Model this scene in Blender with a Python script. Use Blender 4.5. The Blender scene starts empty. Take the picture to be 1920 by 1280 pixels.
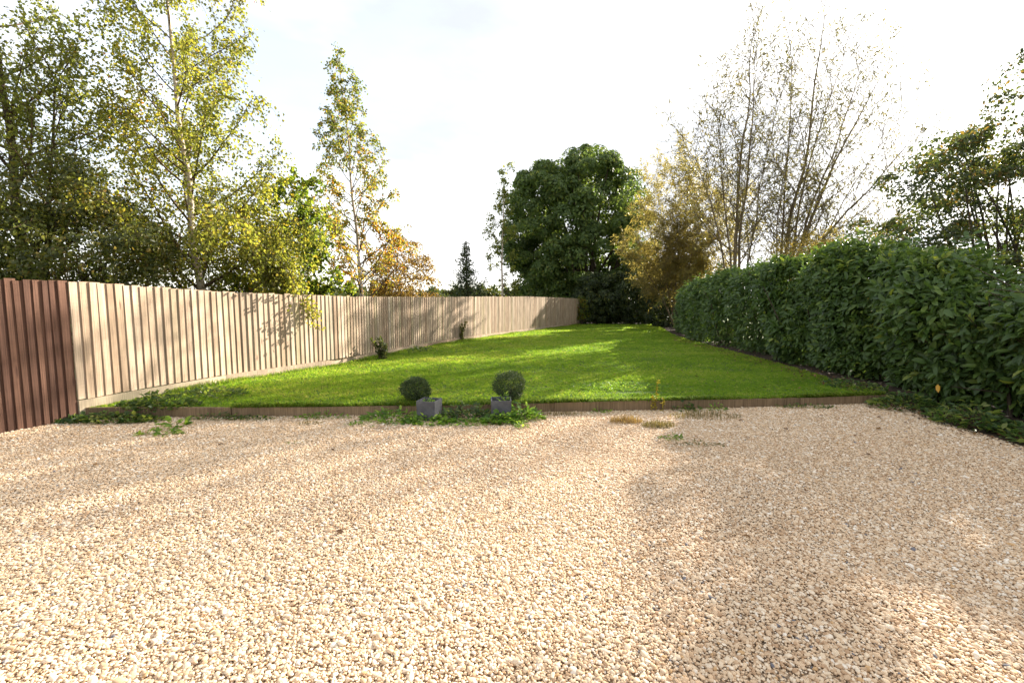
import bpy, bmesh, math, random
import numpy as np
from mathutils import Vector, Matrix, Euler

# ------------------------------------------------------------------ camera, sky, sun, exposure
sc = bpy.context.scene
COL = sc.collection
cam_d = bpy.data.cameras.new("camera"); cam = bpy.data.objects.new("camera", cam_d); COL.objects.link(cam)
cam_d.sensor_width = 36.0; cam_d.lens = 36.0 * 853 / 1920
cam_d.clip_start = 0.05; cam_d.clip_end = 3000
cam.location = (0, 0, 1.70); cam.rotation_euler = (math.radians(90 - 5.02), 0, 0)
sc.camera = cam

SUN_AZ, SUN_EL = 46.0, 22.5            # degrees right of the view direction (+Y), above the horizon
SUN_STRENGTH, SKY_STRENGTH, EXPOSURE = 3.1, 0.135, 2.62

world = bpy.data.worlds.new("World"); sc.world = world; world.use_nodes = True
wn, wl = world.node_tree.nodes, world.node_tree.links
wn.clear()
wout = wn.new("ShaderNodeOutputWorld"); wbg = wn.new("ShaderNodeBackground")
sky = wn.new("ShaderNodeTexSky"); sky.sky_type = 'NISHITA'; sky.sun_disc = False
sky.sun_elevation = math.radians(SUN_EL); sky.sun_rotation = math.radians(SUN_AZ)
sky.air_density = 1.0; sky.dust_density = 2.0; sky.ozone_density = 1.0
# thin bright cloud over most of the sky
wtc = wn.new("ShaderNodeTexCoord"); wmap = wn.new("ShaderNodeMapping"); wmap.inputs['Scale'].default_value = (1.0, 1.0, 2.6); wmap.inputs['Location'].default_value = (2.14, 4.9, 3.33)
wno = wn.new("ShaderNodeTexNoise"); wno.inputs['Scale'].default_value = 2.1; wno.inputs['Detail'].default_value = 6; wno.inputs['Roughness'].default_value = 0.55
wr = wn.new("ShaderNodeMapRange"); wr.inputs['From Min'].default_value = 0.30; wr.inputs['From Max'].default_value = 0.62
wr.inputs['To Min'].default_value = 0.72; wr.inputs['To Max'].default_value = 0.97
wmix = wn.new("ShaderNodeMix"); wmix.data_type = 'RGBA'
wmix.inputs['B'].default_value = (4.05, 4.08, 4.2, 1)
wno2 = wn.new("ShaderNodeTexNoise"); wno2.inputs['Scale'].default_value = 1.3; wno2.inputs['Detail'].default_value = 5
wr2 = wn.new("ShaderNodeMapRange"); wr2.inputs['From Min'].default_value = 0.41; wr2.inputs['From Max'].default_value = 0.62
wr2.inputs['To Min'].default_value = 0.0; wr2.inputs['To Max'].default_value = 1.0
wmul = wn.new("ShaderNodeVectorMath"); wmul.operation = 'SCALE'
wl.new(wtc.outputs['Generated'], wmap.inputs['Vector']); wl.new(wmap.outputs[0], wno.inputs['Vector']); wl.new(wmap.outputs[0], wno2.inputs['Vector'])
wl.new(wno.outputs['Fac'], wr.inputs['Value']); wl.new(wr.outputs[0], wmix.inputs['Factor'])
wl.new(wno2.outputs['Fac'], wr2.inputs['Value'])
wbw = wn.new("ShaderNodeRGBToBW"); wl.new(sky.outputs[0], wbw.inputs[0])      # cloud brightness follows the clear sky's: stronger towards the sun
wlum = wn.new("ShaderNodeMath"); wlum.operation = 'MULTIPLY_ADD'; wlum.inputs[1].default_value = 0.04; wlum.inputs[2].default_value = 1.65; wl.new(wbw.outputs[0], wlum.inputs[0])
wtone = wn.new("ShaderNodeMix"); wtone.data_type = 'RGBA'; wtone.inputs['A'].default_value = (.60, .625, .665, 1); wtone.inputs['B'].default_value = (1.22, 1.19, 1.14, 1)   # grey undersides and bright cloud
wl.new(wr2.outputs[0], wtone.inputs['Factor']); wl.new(wtone.outputs['Result'], wmul.inputs[0]); wl.new(wlum.outputs[0], wmul.inputs['Scale']); wl.new(wmul.outputs[0], wmix.inputs['B'])
wcl = wn.new("ShaderNodeVectorMath"); wcl.operation = 'MINIMUM'; wcl.inputs[1].default_value = (4.5, 4.4, 4.3); wl.new(sky.outputs[0], wcl.inputs[0])   # the veil of cloud hides the sun's aureole
wl.new(wcl.outputs[0], wmix.inputs['A']); wl.new(wmix.outputs['Result'], wbg.inputs['Color'])
wbg.inputs['Strength'].default_value = SKY_STRENGTH
wl.new(wbg.outputs[0], wout.inputs['Surface'])

sun_d = bpy.data.lights.new("sun", 'SUN'); sun = bpy.data.objects.new("sun", sun_d); COL.objects.link(sun)
sun_d.energy = SUN_STRENGTH; sun_d.angle = math.radians(0.6); sun_d.color = (1.0, 0.91, 0.78)
a, e = math.radians(SUN_AZ), math.radians(SUN_EL)
sdir = Vector((math.sin(a) * math.cos(e), math.cos(a) * math.cos(e), math.sin(e)))
sun.rotation_euler = (-sdir).to_track_quat('-Z', 'Y').to_euler(); sun.location = sdir * 60
vs = sc.view_settings
vs.view_transform = 'Standard'; vs.look = 'None'; vs.gamma = 1.0; vs.use_curve_mapping = False; vs.exposure = EXPOSURE
sc.cycles.max_bounces = 8; sc.cycles.diffuse_bounces = 4; sc.cycles.transmission_bounces = 5
sc.cycles.transparent_max_bounces = 4; sc.cycles.sample_clamp_indirect = 6.0
sc.cycles.use_denoising = True
try:
    sc.cycles.denoiser = 'OPENIMAGEDENOISE'; sc.cycles.denoising_input_passes = 'RGB_ALBEDO_NORMAL'
except Exception:
    pass

# ------------------------------------------------------------------ helpers
def tag(o, label=None, cat=None, group=None, kind=None):
    if label: o["label"] = label
    if cat: o["category"] = cat
    if group: o["group"] = group
    if kind: o["kind"] = kind
    return o

def link(name, mesh, parent=None):
    o = bpy.data.objects.new(name, mesh); COL.objects.link(o)
    if parent is not None: o.parent = parent
    return o

def empty(name, loc, rz=0.0):
    o = bpy.data.objects.new(name, None); COL.objects.link(o)
    o.location = loc; o.rotation_euler = (0, 0, rz); o.empty_display_size = 0.2
    return o

def np_mesh(name, V, F, mat=None, face_attr=None, smooth=False):
    """V (n,3), F list of int arrays (m,k)."""
    me = bpy.data.meshes.new(name)
    V = np.asarray(V, dtype=np.float32)
    if not isinstance(F, list): F = [F]
    F = [np.asarray(f, dtype=np.int32) for f in F if len(f)]
    me.vertices.add(len(V)); me.vertices.foreach_set("co", V.ravel())
    nl = sum(f.size for f in F); nf = sum(len(f) for f in F)
    me.loops.add(nl); me.polygons.add(nf)
    me.loops.foreach_set("vertex_index", np.concatenate([f.ravel() for f in F]) if F else np.zeros(0, np.int32))
    tot = np.concatenate([np.full(len(f), f.shape[1], np.int32) for f in F])
    st = np.zeros(nf, np.int32); st[1:] = np.cumsum(tot)[:-1]
    me.polygons.foreach_set("loop_start", st)
    if smooth: me.polygons.foreach_set("use_smooth", np.ones(nf, bool))
    if face_attr:
        for k, v in face_attr.items():
            at = me.attributes.new(k, 'FLOAT', 'FACE'); at.data.foreach_set("value", np.asarray(v, np.float32))
    me.update(calc_edges=True)
    if mat: me.materials.append(mat)
    return me

def unit(v):
    v = np.asarray(v, float); return v / (np.linalg.norm(v, axis=-1, keepdims=True) + 1e-9)

def wob(P, f, seed=0):
    """smooth pseudo noise in about [-1,1]"""
    r = np.random.default_rng(seed); s = 0
    for k in range(5):
        d = unit(r.normal(size=3)) * f * (0.7 + 0.35 * k); s = s + np.sin(P @ d + r.uniform(0, 6.28)) / (1 + 0.35 * k)
    return s / 2.6

class MB:
    """collects boxes and tubes into one mesh"""
    def __init__(s): s.V, s.F, s.n = [], [], 0
    def add(s, V, F):
        V = np.asarray(V, float); s.V.append(V); s.F += [tuple(int(i) + s.n for i in f) for f in F]; s.n += len(V)
    def box(s, x0, x1, y0, y1, z0, z1):
        s.add([(x0,y0,z0),(x1,y0,z0),(x1,y1,z0),(x0,y1,z0),(x0,y0,z1),(x1,y0,z1),(x1,y1,z1),(x0,y1,z1)],
              [(3,2,1,0),(4,5,6,7),(0,1,5,4),(1,2,6,5),(2,3,7,6),(3,0,4,7)])
    def tube(s, P, R, k=6):
        P = np.asarray(P, float); R = np.asarray(R, float); n = len(P)
        T = np.gradient(P, axis=0); T = unit(T)
        up = np.tile(np.array([0.31, 0.87, 0.1]), (n, 1)); A = unit(np.cross(T, up)); B = np.cross(T, A)
        an = np.arange(k) / k * 2 * math.pi
        V = P[:, None] + R[:, None, None] * (np.cos(an)[None, :, None] * A[:, None] + np.sin(an)[None, :, None] * B[:, None])
        F = []
        for i in range(n - 1):
            for j in range(k):
                F.append((i*k+j, i*k+(j+1) % k, (i+1)*k+(j+1) % k, (i+1)*k+j))
        s.add(V.reshape(-1, 3), F)
    def mesh(s, name, mat, smooth=False):
        me = bpy.data.meshes.new(name); me.from_pydata(np.concatenate(s.V).tolist(), [], s.F)
        if smooth: me.polygons.foreach_set("use_smooth", np.ones(len(me.polygons), bool))
        me.materials.append(mat); me.update(); return me
    def build(s, name, mat, parent=None, smooth=False): return link(name, s.mesh(name, mat, smooth), parent)

# ------------------------------------------------------------------ materials
def new_mat(name):
    m = bpy.data.materials.new(name); m.use_nodes = True; m.node_tree.nodes.clear()
    return m, m.node_tree.nodes, m.node_tree.links

def ramp(n, stops, interp='LINEAR'):
    r = n.new("ShaderNodeValToRGB"); cr = r.color_ramp; cr.interpolation = interp
    while len(cr.elements) > 1: cr.elements.remove(cr.elements[-1])
    cr.elements[0].position = stops[0][0]; cr.elements[0].color = (*stops[0][1], 1)
    for p, c in stops[1:]:
        el = cr.elements.new(p); el.color = (*c, 1)
    return r

def leaf_mat(name, stops, trans=0.4, spec=0.25, rough=0.5, attr='rnd', patch=0.35, patch_scale=0.9, instancer=False, tgain=1.25):
    m, n, l = new_mat(name)
    at = n.new("ShaderNodeAttribute"); at.attribute_name = attr
    if instancer: at.attribute_type = 'INSTANCER'
    geo = n.new("ShaderNodeNewGeometry"); no = n.new("ShaderNodeTexNoise"); no.inputs['Scale'].default_value = patch_scale; no.inputs['Detail'].default_value = 2
    l.new(geo.outputs['Position'], no.inputs['Vector'])
    ma = n.new("ShaderNodeMath"); ma.operation = 'MULTIPLY_ADD'; ma.inputs[1].default_value = patch * 2; 
    sub = n.new("ShaderNodeMath"); sub.operation = 'SUBTRACT'; sub.inputs[1].default_value = 0.5
    l.new(no.outputs['Fac'], sub.inputs[0]); l.new(sub.outputs[0], ma.inputs[0]); l.new(at.outputs['Fac'], ma.inputs[2])
    r = ramp(n, stops); l.new(ma.outputs[0], r.inputs['Fac'])
    p = n.new("ShaderNodeBsdfPrincipled"); p.inputs['Roughness'].default_value = rough; p.inputs['Specular IOR Level'].default_value = spec
    t = n.new("ShaderNodeBsdfTranslucent"); g = n.new("ShaderNodeMix"); g.data_type = 'RGBA'; g.blend_type = 'MULTIPLY'; g.inputs['Factor'].default_value = 1
    g.inputs['B'].default_value = (tgain * 1.12, tgain * 1.08, tgain * 0.55, 1)
    l.new(r.outputs[0], p.inputs['Base Color']); l.new(r.outputs[0], g.inputs['A']); l.new(g.outputs['Result'], t.inputs['Color'])
    mx = n.new("ShaderNodeMixShader"); mx.inputs[0].default_value = trans
    o = n.new("ShaderNodeOutputMaterial")
    l.new(p.outputs[0], mx.inputs[1]); l.new(t.outputs[0], mx.inputs[2]); l.new(mx.outputs[0], o.inputs['Surface'])
    return m

def noise_mat(name, stops, scale=4, detail=6, rough=0.85, bump=0.3, bscale=40, stretch=(1, 1, 1), spec=0.2, coord='Object', mid=None):
    m, n, l = new_mat(name)
    tc = n.new("ShaderNodeTexCoord"); mp = n.new("ShaderNodeMapping"); mp.inputs['Scale'].default_value = stretch
    l.new(tc.outputs[coord], mp.inputs['Vector'])
    no = n.new("ShaderNodeTexNoise"); no.inputs['Scale'].default_value = scale; no.inputs['Detail'].default_value = detail; no.inputs['Roughness'].default_value = 0.62
    l.new(mp.outputs[0], no.inputs['Vector'])
    r = ramp(n, stops); l.new(no.outputs['Fac'], r.inputs['Fac'])
    b2 = n.new("ShaderNodeTexNoise"); b2.inputs['Scale'].default_value = bscale; b2.inputs['Detail'].default_value = 4; l.new(mp.outputs[0], b2.inputs['Vector'])
    bm = n.new("ShaderNodeBump"); bm.inputs['Strength'].default_value = bump; bm.inputs['Distance'].default_value = 0.02; l.new(b2.outputs['Fac'], bm.inputs['Height'])
    p = n.new("ShaderNodeBsdfPrincipled"); p.inputs['Roughness'].default_value = rough; p.inputs['Specular IOR Level'].default_value = spec
    l.new(r.outputs[0], p.inputs['Base Color']); l.new(bm.outputs[0], p.inputs['Normal'])
    o = n.new("ShaderNodeOutputMaterial"); l.new(p.outputs[0], o.inputs['Surface'])
    return m

def wood_mat(name, tones, knot, grain=0.35, knot_amt=0.8, green=0.0):
    """sawn board: per-board tone, long grain, knots, fine saw marks, blotchy weathering"""
    m, n, l = new_mat(name)
    tc = n.new("ShaderNodeTexCoord"); oi = n.new("ShaderNodeObjectInfo")
    off = n.new("ShaderNodeVectorMath"); off.operation = 'ADD'
    sc_ = n.new("ShaderNodeMath"); sc_.operation = 'MULTIPLY'; sc_.inputs[1].default_value = 57.0; l.new(oi.outputs['Random'], sc_.inputs[0])
    cmb = n.new("ShaderNodeCombineXYZ"); l.new(sc_.outputs[0], cmb.inputs[0]); l.new(sc_.outputs[0], cmb.inputs[2])
    l.new(tc.outputs['Object'], off.inputs[0]); l.new(cmb.outputs[0], off.inputs[1])
    def noise(scale, st, det=5):
        mp = n.new("ShaderNodeMapping"); mp.inputs['Scale'].default_value = st; l.new(off.outputs[0], mp.inputs['Vector'])
        no = n.new("ShaderNodeTexNoise"); no.inputs['Scale'].default_value = scale; no.inputs['Detail'].default_value = det; l.new(mp.outputs[0], no.inputs['Vector']); return no
    g = noise(1.0, (90, 90, 2.2)); bl = noise(1.0, (3, 3, 2.6), 3); saw = noise(1.0, (6, 6, 160), 2)
    r = ramp(n, tones); l.new(oi.outputs['Random'], r.inputs['Fac'])
    def mulmix(colsock, facsock, lo, hi):
        mr = n.new("ShaderNodeMapRange"); mr.inputs['From Min'].default_value = 0.3; mr.inputs['From Max'].default_value = 0.7
        mr.inputs['To Min'].default_value = lo; mr.inputs['To Max'].default_value = hi; l.new(facsock, mr.inputs['Value'])
        v = n.new("ShaderNodeVectorMath"); v.operation = 'SCALE'; l.new(colsock, v.inputs[0]); l.new(mr.outputs[0], v.inputs['Scale']); return v.outputs[0]
    c = mulmix(r.outputs[0], g.outputs['Fac'], 1 - grain, 1 + grain * 0.6)
    c = mulmix(c, bl.outputs['Fac'], 0.74, 1.16)
    c = mulmix(c, saw.outputs['Fac'], 0.94, 1.04)
    mp = n.new("ShaderNodeMapping"); mp.inputs['Scale'].default_value = (7.5, 0.01, 2.1); l.new(off.outputs[0], mp.inputs['Vector'])
    vo = n.new("ShaderNodeTexVoronoi"); vo.inputs['Scale'].default_value = 1.0; l.new(mp.outputs[0], vo.inputs['Vector'])
    km = n.new("ShaderNodeMapRange"); km.inputs['From Min'].default_value = 0.05; km.inputs['From Max'].default_value = 0.12; km.inputs['To Min'].default_value = knot_amt; km.inputs['To Max'].default_value = 0; l.new(vo.outputs['Distance'], km.inputs['Value'])
    mx = n.new("ShaderNodeMix"); mx.data_type = 'RGBA'; l.new(km.outputs[0], mx.inputs['Factor']); l.new(c, mx.inputs['A']); mx.inputs['B'].default_value = (*knot, 1)
    bm = n.new("ShaderNodeBump"); bm.inputs['Strength'].default_value = 0.35; bm.inputs['Distance'].default_value = 0.003; l.new(g.outputs['Fac'], bm.inputs['Height'])
    p = n.new("ShaderNodeBsdfPrincipled"); p.inputs['Roughness'].default_value = 0.8; p.inputs['Specular IOR Level'].default_value = 0.15
    l.new(mx.outputs['Result'], p.inputs['Base Color']); l.new(bm.outputs[0], p.inputs['Normal'])
    o = n.new("ShaderNodeOutputMaterial"); l.new(p.outputs[0], o.inputs['Surface'])
    return m

M = {}
M['pale_wood'] = wood_mat('pale_wood', [(0, (.335,.235,.158)), (.2, (.495,.370,.262)), (.4, (.385,.290,.208)), (.6, (.525,.408,.298)), (.8, (.425,.322,.232)), (.9, (.37,.30,.185)), (1, (.50,.405,.31))], (.10,.052,.030), 0.36)
M['brown_wood'] = wood_mat('brown_wood', [(0, (.110,.056,.038)), (.5, (.155,.083,.056)), (1, (.090,.047,.034))], (.05,.025,.018), 0.40)
M['edge_wood'] = wood_mat('edge_wood', [(0, (.21,.145,.085)), (.5, (.26,.18,.11)), (1, (.18,.125,.07))], (.08,.05,.03), 0.45)
M['gravel_bed'] = noise_mat('gravel_bed', [(.25, (.36,.255,.165)), (.5, (.46,.34,.225)), (.8, (.54,.42,.30))], 60, 8, .95, .8, 90)
M['soil'] = noise_mat('soil', [(.25, (.022,.016,.011)), (.55, (.06,.042,.028)), (.8, (.10,.07,.045))], 14, 8, .95, .9, 60)
M['lawn_base'] = noise_mat('lawn_base', [(.25, (.060,.095,.015)), (.55, (.090,.150,.020)), (.8, (.13,.16,.035))], 5, 8, .95, .8, 120)
M['field'] = noise_mat('field', [(.3, (.075,.11,.03)), (.6, (.11,.14,.045)), (.8, (.16,.16,.07))], .05, 6, .95, .2, 2)
M['hill'] = noise_mat('hill', [(.3, (.045,.075,.04)), (.55, (.08,.11,.05)), (.8, (.11,.13,.06))], .02, 5, .95, 0, 1)
M['slate'] = noise_mat('slate_planter', [(.3, (.050,.051,.058)), (.55, (.078,.080,.090)), (.8, (.14,.14,.145))], 7, 8, .6, .25, 60, spec=.35)
M['bark'] = noise_mat('bark', [(.3, (.035,.026,.018)), (.6, (.085,.065,.046)), (.85, (.14,.11,.08))], 9, 8, .95, .9, 25, (2.5, 2.5, .6))
M['birch_bark'] = noise_mat('birch_bark', [(.30, (.10,.07,.05)), (.42, (.36,.29,.22)), (.6, (.52,.44,.36)), (.8, (.60,.54,.46))], 5, 7, .7, .4, 20, (1, 1, 3.2))
M['willow_bark'] = noise_mat('willow_bark', [(.3, (.10,.075,.045)), (.6, (.19,.145,.09)), (.85, (.27,.21,.14))], 9, 8, .9, .6, 25, (2.5, 2.5, .6))
M['twig'] = noise_mat('twig', [(.3, (.055,.035,.022)), (.7, (.12,.08,.05))], 12, 4, .9, 0, 20)

G1, G2, G3 = (.028,.055,.014), (.052,.090,.020), (.085,.125,.028)
YL, OR, BR = (.26,.19,.03), (.30,.12,.02), (.12,.065,.025)
M['leaf_birch'] = leaf_mat('leaf_birch', [(0, (.070,.084,.020)), (.35, (.120,.135,.030)), (.62, (.175,.175,.038)), (.84, (.25,.205,.04)), (.95, YL), (1, OR)], 0.55, .3, .45, patch=.32, patch_scale=.7, tgain=2.3)
M['leaf_left'] = leaf_mat('leaf_left', [(0, (.056,.072,.020)), (.45, (.108,.124,.030)), (.75, (.160,.160,.038)), (.93, (.13,.13,.03)), (1, (.22,.12,.03))], 0.52, .3, .45, patch=.3, patch_scale=.6, tgain=2.2)
M['leaf_hazel'] = leaf_mat('leaf_hazel', [(0, (.036,.046,.014)), (.5, (.075,.088,.023)), (.8, (.125,.125,.033)), (1, (.14,.10,.03))], 0.45, .3, .45, patch=.3, tgain=2.0)
M['leaf_maple'] = leaf_mat('leaf_maple', [(0, (.045,.075,.014)), (.4, (.085,.125,.02)), (.75, (.16,.19,.025)), (.92, (.28,.21,.03)), (1, (.26,.08,.025))], 0.58, .3, .45, patch=.3, tgain=1.9)
M['leaf_slim'] = leaf_mat('leaf_slim', [(0, (.052,.074,.018)), (.4, (.095,.118,.026)), (.66, (.16,.155,.034)), (.85, (.27,.18,.04)), (1, OR)], 0.55, .3, .45, patch=.3, patch_scale=.5, tgain=2.1)
M['leaf_copper'] = leaf_mat('leaf_copper', [(0, (.09,.055,.028)), (.4, (.16,.095,.038)), (.7, (.22,.15,.045)), (1, (.28,.20,.04))], 0.5, .3, .45, tgain=1.5)
M['leaf_dark'] = leaf_mat('leaf_dark', [(0, (.056,.090,.029)), (.5, (.088,.135,.040)), (.85, (.125,.172,.046)), (1, (.17,.19,.05))], 0.42, .25, .5, patch=.3, patch_scale=.45, tgain=1.5)
M['leaf_gold'] = leaf_mat('leaf_gold', [(0, (.082,.076,.034)), (.4, (.145,.125,.054)), (.75, (.20,.165,.068)), (1, (.30,.21,.06))], 0.58, .35, .4, patch=.3, patch_scale=.6, tgain=2.1)
M['leaf_willow'] = leaf_mat('leaf_willow', [(0, (.055,.055,.026)), (.5, (.10,.092,.038)), (.85, (.15,.125,.045)), (1, (.22,.14,.04))], 0.5, .35, .4, tgain=1.4)
M['leaf_thorn'] = leaf_mat('leaf_thorn', [(0, (.026,.040,.014)), (.5, (.050,.070,.021)), (.85, (.085,.100,.028)), (1, (.15,.10,.03))], 0.45, .35, .4, tgain=1.5)
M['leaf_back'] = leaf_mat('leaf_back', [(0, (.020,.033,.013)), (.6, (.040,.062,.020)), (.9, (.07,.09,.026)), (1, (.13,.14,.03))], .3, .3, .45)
M['leaf_laurel'] = leaf_mat('leaf_laurel', [(0, (.040,.074,.022)), (.5, (.068,.118,.030)), (.82, (.105,.160,.038)), (.95, (.15,.21,.04)), (1, (.20,.24,.045))], 0.32, .30, .40, patch=.22, patch_scale=1.4, tgain=2.0)
M['leaf_yellow'] = leaf_mat('leaf_yellow', [(0, (.55,.28,.02)), (1, (.60,.33,.03))], .3, .4, .35)
M['leaf_box'] = leaf_mat('leaf_box', [(0, (.034,.060,.024)), (.6, (.066,.105,.038)), (1, (.13,.155,.06))], .30, .35, .45, patch=.25, patch_scale=7)
M['leaf_weed'] = leaf_mat('leaf_weed', [(0, (.060,.125,.020)), (.5, (.105,.195,.032)), (1, (.19,.27,.055))], .58, .3, .45, patch=.2, patch_scale=3, tgain=2.2)
M['leaf_ivy'] = leaf_mat('leaf_ivy', [(0, (.030,.062,.018)), (.6, (.068,.118,.030)), (1, (.19,.22,.06))], .50, .35, .4, patch=.4, patch_scale=2.5, tgain=2.0)
M['leaf_stalk'] = leaf_mat('leaf_stalk', [(0, (.22,.19,.02)), (.6, (.36,.28,.03)), (1, (.42,.33,.05))], .4, .3, .5)
M['dry_grass'] = leaf_mat('dry_grass', [(0, (.26,.17,.075)), (.6, (.38,.26,.12)), (1, (.46,.34,.17))], .35, .2, .7, patch=.1)
M['dull_grass'] = leaf_mat('dull_grass', [(0, (.13,.12,.05)), (.6, (.22,.18,.085)), (1, (.34,.26,.13))], .35, .2, .7, patch=.2, patch_scale=4)
M['edge_grass'] = leaf_mat('edge_grass', [(0, (.08,.145,.018)), (.6, (.13,.21,.028)), (1, (.22,.24,.06))], .55, .2, .6, patch=.2, patch_scale=3, tgain=2.0)
M['dead_leaf'] = leaf_mat('dead_leaf', [(0, (.085,.045,.025)), (.5, (.16,.085,.04)), (1, (.26,.15,.06))], .2, .2, .7, patch=.3, patch_scale=3)
M['leaf_far'] = leaf_mat('leaf_far', [(0, (.030,.044,.018)), (.5, (.055,.075,.026)), (.85, (.10,.115,.035)), (1, (.16,.14,.04))], .3, .2, .6, patch=.35, patch_scale=.25)
M['grass'] = leaf_mat('grass', [(0, (.085,.150,.016)), (.4, (.128,.208,.022)), (.7, (.175,.242,.030)), (1, (.26,.26,.08))], .55, .25, .55, attr='tint', patch=.3, patch_scale=.8, instancer=True, tgain=2.5)

# stones: one tone for each pebble
m, n, l = new_mat('stone')
at = n.new("ShaderNodeAttribute"); at.attribute_name = 'tint'; at.attribute_type = 'INSTANCER'
r = ramp(n, [(0, (.43,.275,.16)), (.10, (.52,.355,.215)), (.28, (.585,.42,.27)), (.5, (.63,.47,.31)), (.7, (.67,.53,.375)), (.86, (.71,.59,.45)), (.955, (.77,.70,.60)), (.972, (.50,.30,.13)), (.982, (.20,.19,.20)), (1, (.13,.125,.14))])
l.new(at.outputs['Fac'], r.inputs['Fac'])
tc = n.new("ShaderNodeTexCoord"); no = n.new("ShaderNodeTexNoise"); no.inputs['Scale'].default_value = 1.6; no.inputs['Detail'].default_value = 4; l.new(tc.outputs['Object'], no.inputs['Vector'])
mr = n.new("ShaderNodeMapRange"); mr.inputs['From Min'].default_value = .3; mr.inputs['From Max'].default_value = .7; mr.inputs['To Min'].default_value = .86; mr.inputs['To Max'].default_value = 1.08; l.new(no.outputs['Fac'], mr.inputs['Value'])
v = n.new("ShaderNodeVectorMath"); v.operation = 'SCALE'; l.new(r.outputs[0], v.inputs[0]); l.new(mr.outputs[0], v.inputs['Scale'])
p = n.new("ShaderNodeBsdfPrincipled"); p.inputs['Roughness'].default_value = .75; p.inputs['Specular IOR Level'].default_value = .2; l.new(v.outputs[0], p.inputs['Base Color'])
o = n.new("ShaderNodeOutputMaterial"); l.new(p.outputs[0], o.inputs['Surface']); M['stone'] = m

# ------------------------------------------------------------------ leaf and branch tools
def leaf_arrays(P, D, size, wr, rng, fold=0.18, npts=4, nrm=None):
    """diamond leaves (npts 4) or oval ones (npts 6/8); returns verts, faces(list)"""
    N = len(P); D = unit(D)
    R = rng.normal(size=(N, 3)) if nrm is None else nrm + rng.normal(size=(N, 3)) * 0.35
    W = unit(np.cross(D, R)); Nn = unit(np.cross(W, D))
    s = np.asarray(size, float).reshape(-1, 1) * np.ones((N, 1))
    if npts == 4:
        V = np.stack([P, P + D*s*.48 + W*s*wr*.5 + Nn*s*fold*wr, P + D*s, P + D*s*.48 - W*s*wr*.5 + Nn*s*fold*wr], 1)
        T = np.array([[0, 1, 2], [0, 2, 3]])
    else:
        dr = -Nn * s
        V = np.stack([P, P + D*s*.30 + W*s*wr*.44 + Nn*s*fold*wr, P + D*s*.70 + W*s*wr*.42 + Nn*s*fold*wr + dr*.05, P + D*s + dr*.13,
                      P + D*s*.70 - W*s*wr*.42 + Nn*s*fold*wr + dr*.05, P + D*s*.30 - W*s*wr*.44 + Nn*s*fold*wr, P + D*s*.5 + dr*.015], 1)
        T = np.array([[0, 1, 6], [1, 2, 6], [2, 3, 6], [3, 4, 6], [4, 5, 6], [5, 0, 6]])
    k = V.shape[1]
    F = (T[None] + (np.arange(N) * k)[:, None, None]).reshape(-1, 3)
    return V.reshape(-1, 3), F, len(T)

def leaves(name, P, D, size, wr, mat, rng, parent, npts=4, rnd=None, nrm=None, fold=.18, loc=None):
    P = np.asarray(P, float); D = np.asarray(D, float)
    V, F, k = leaf_arrays(P, D, size, wr, rng, fold, npts, nrm)
    if rnd is None: rnd = rng.random(len(P))
    if loc is not None: V = V - np.asarray(loc)
    return link(name, np_mesh(name, V, F, mat, {'rnd': np.repeat(rnd, k)}), parent)

def path(start, d, length, n, rng, pull=(0, 0, 0), wander=.12):
    P = [np.array(start, float)]; d = unit(np.array(d, float)); st = length / n; pull = np.array(pull, float)
    for i in range(n):
        d = unit(d + pull / n + rng.normal(size=3) * wander); P.append(P[-1] + d * st)
    return np.array(P)

def along(P, t):
    x = t * (len(P) - 1); i = min(int(x), len(P) - 2); f = x - i
    return P[i] * (1 - f) + P[i+1] * f, unit(P[i+1] - P[i])

def side_dir(d, rng, ang):
    a = unit(np.cross(d, rng.normal(size=3))); return unit(d * math.cos(ang) + a * math.sin(ang))

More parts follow.
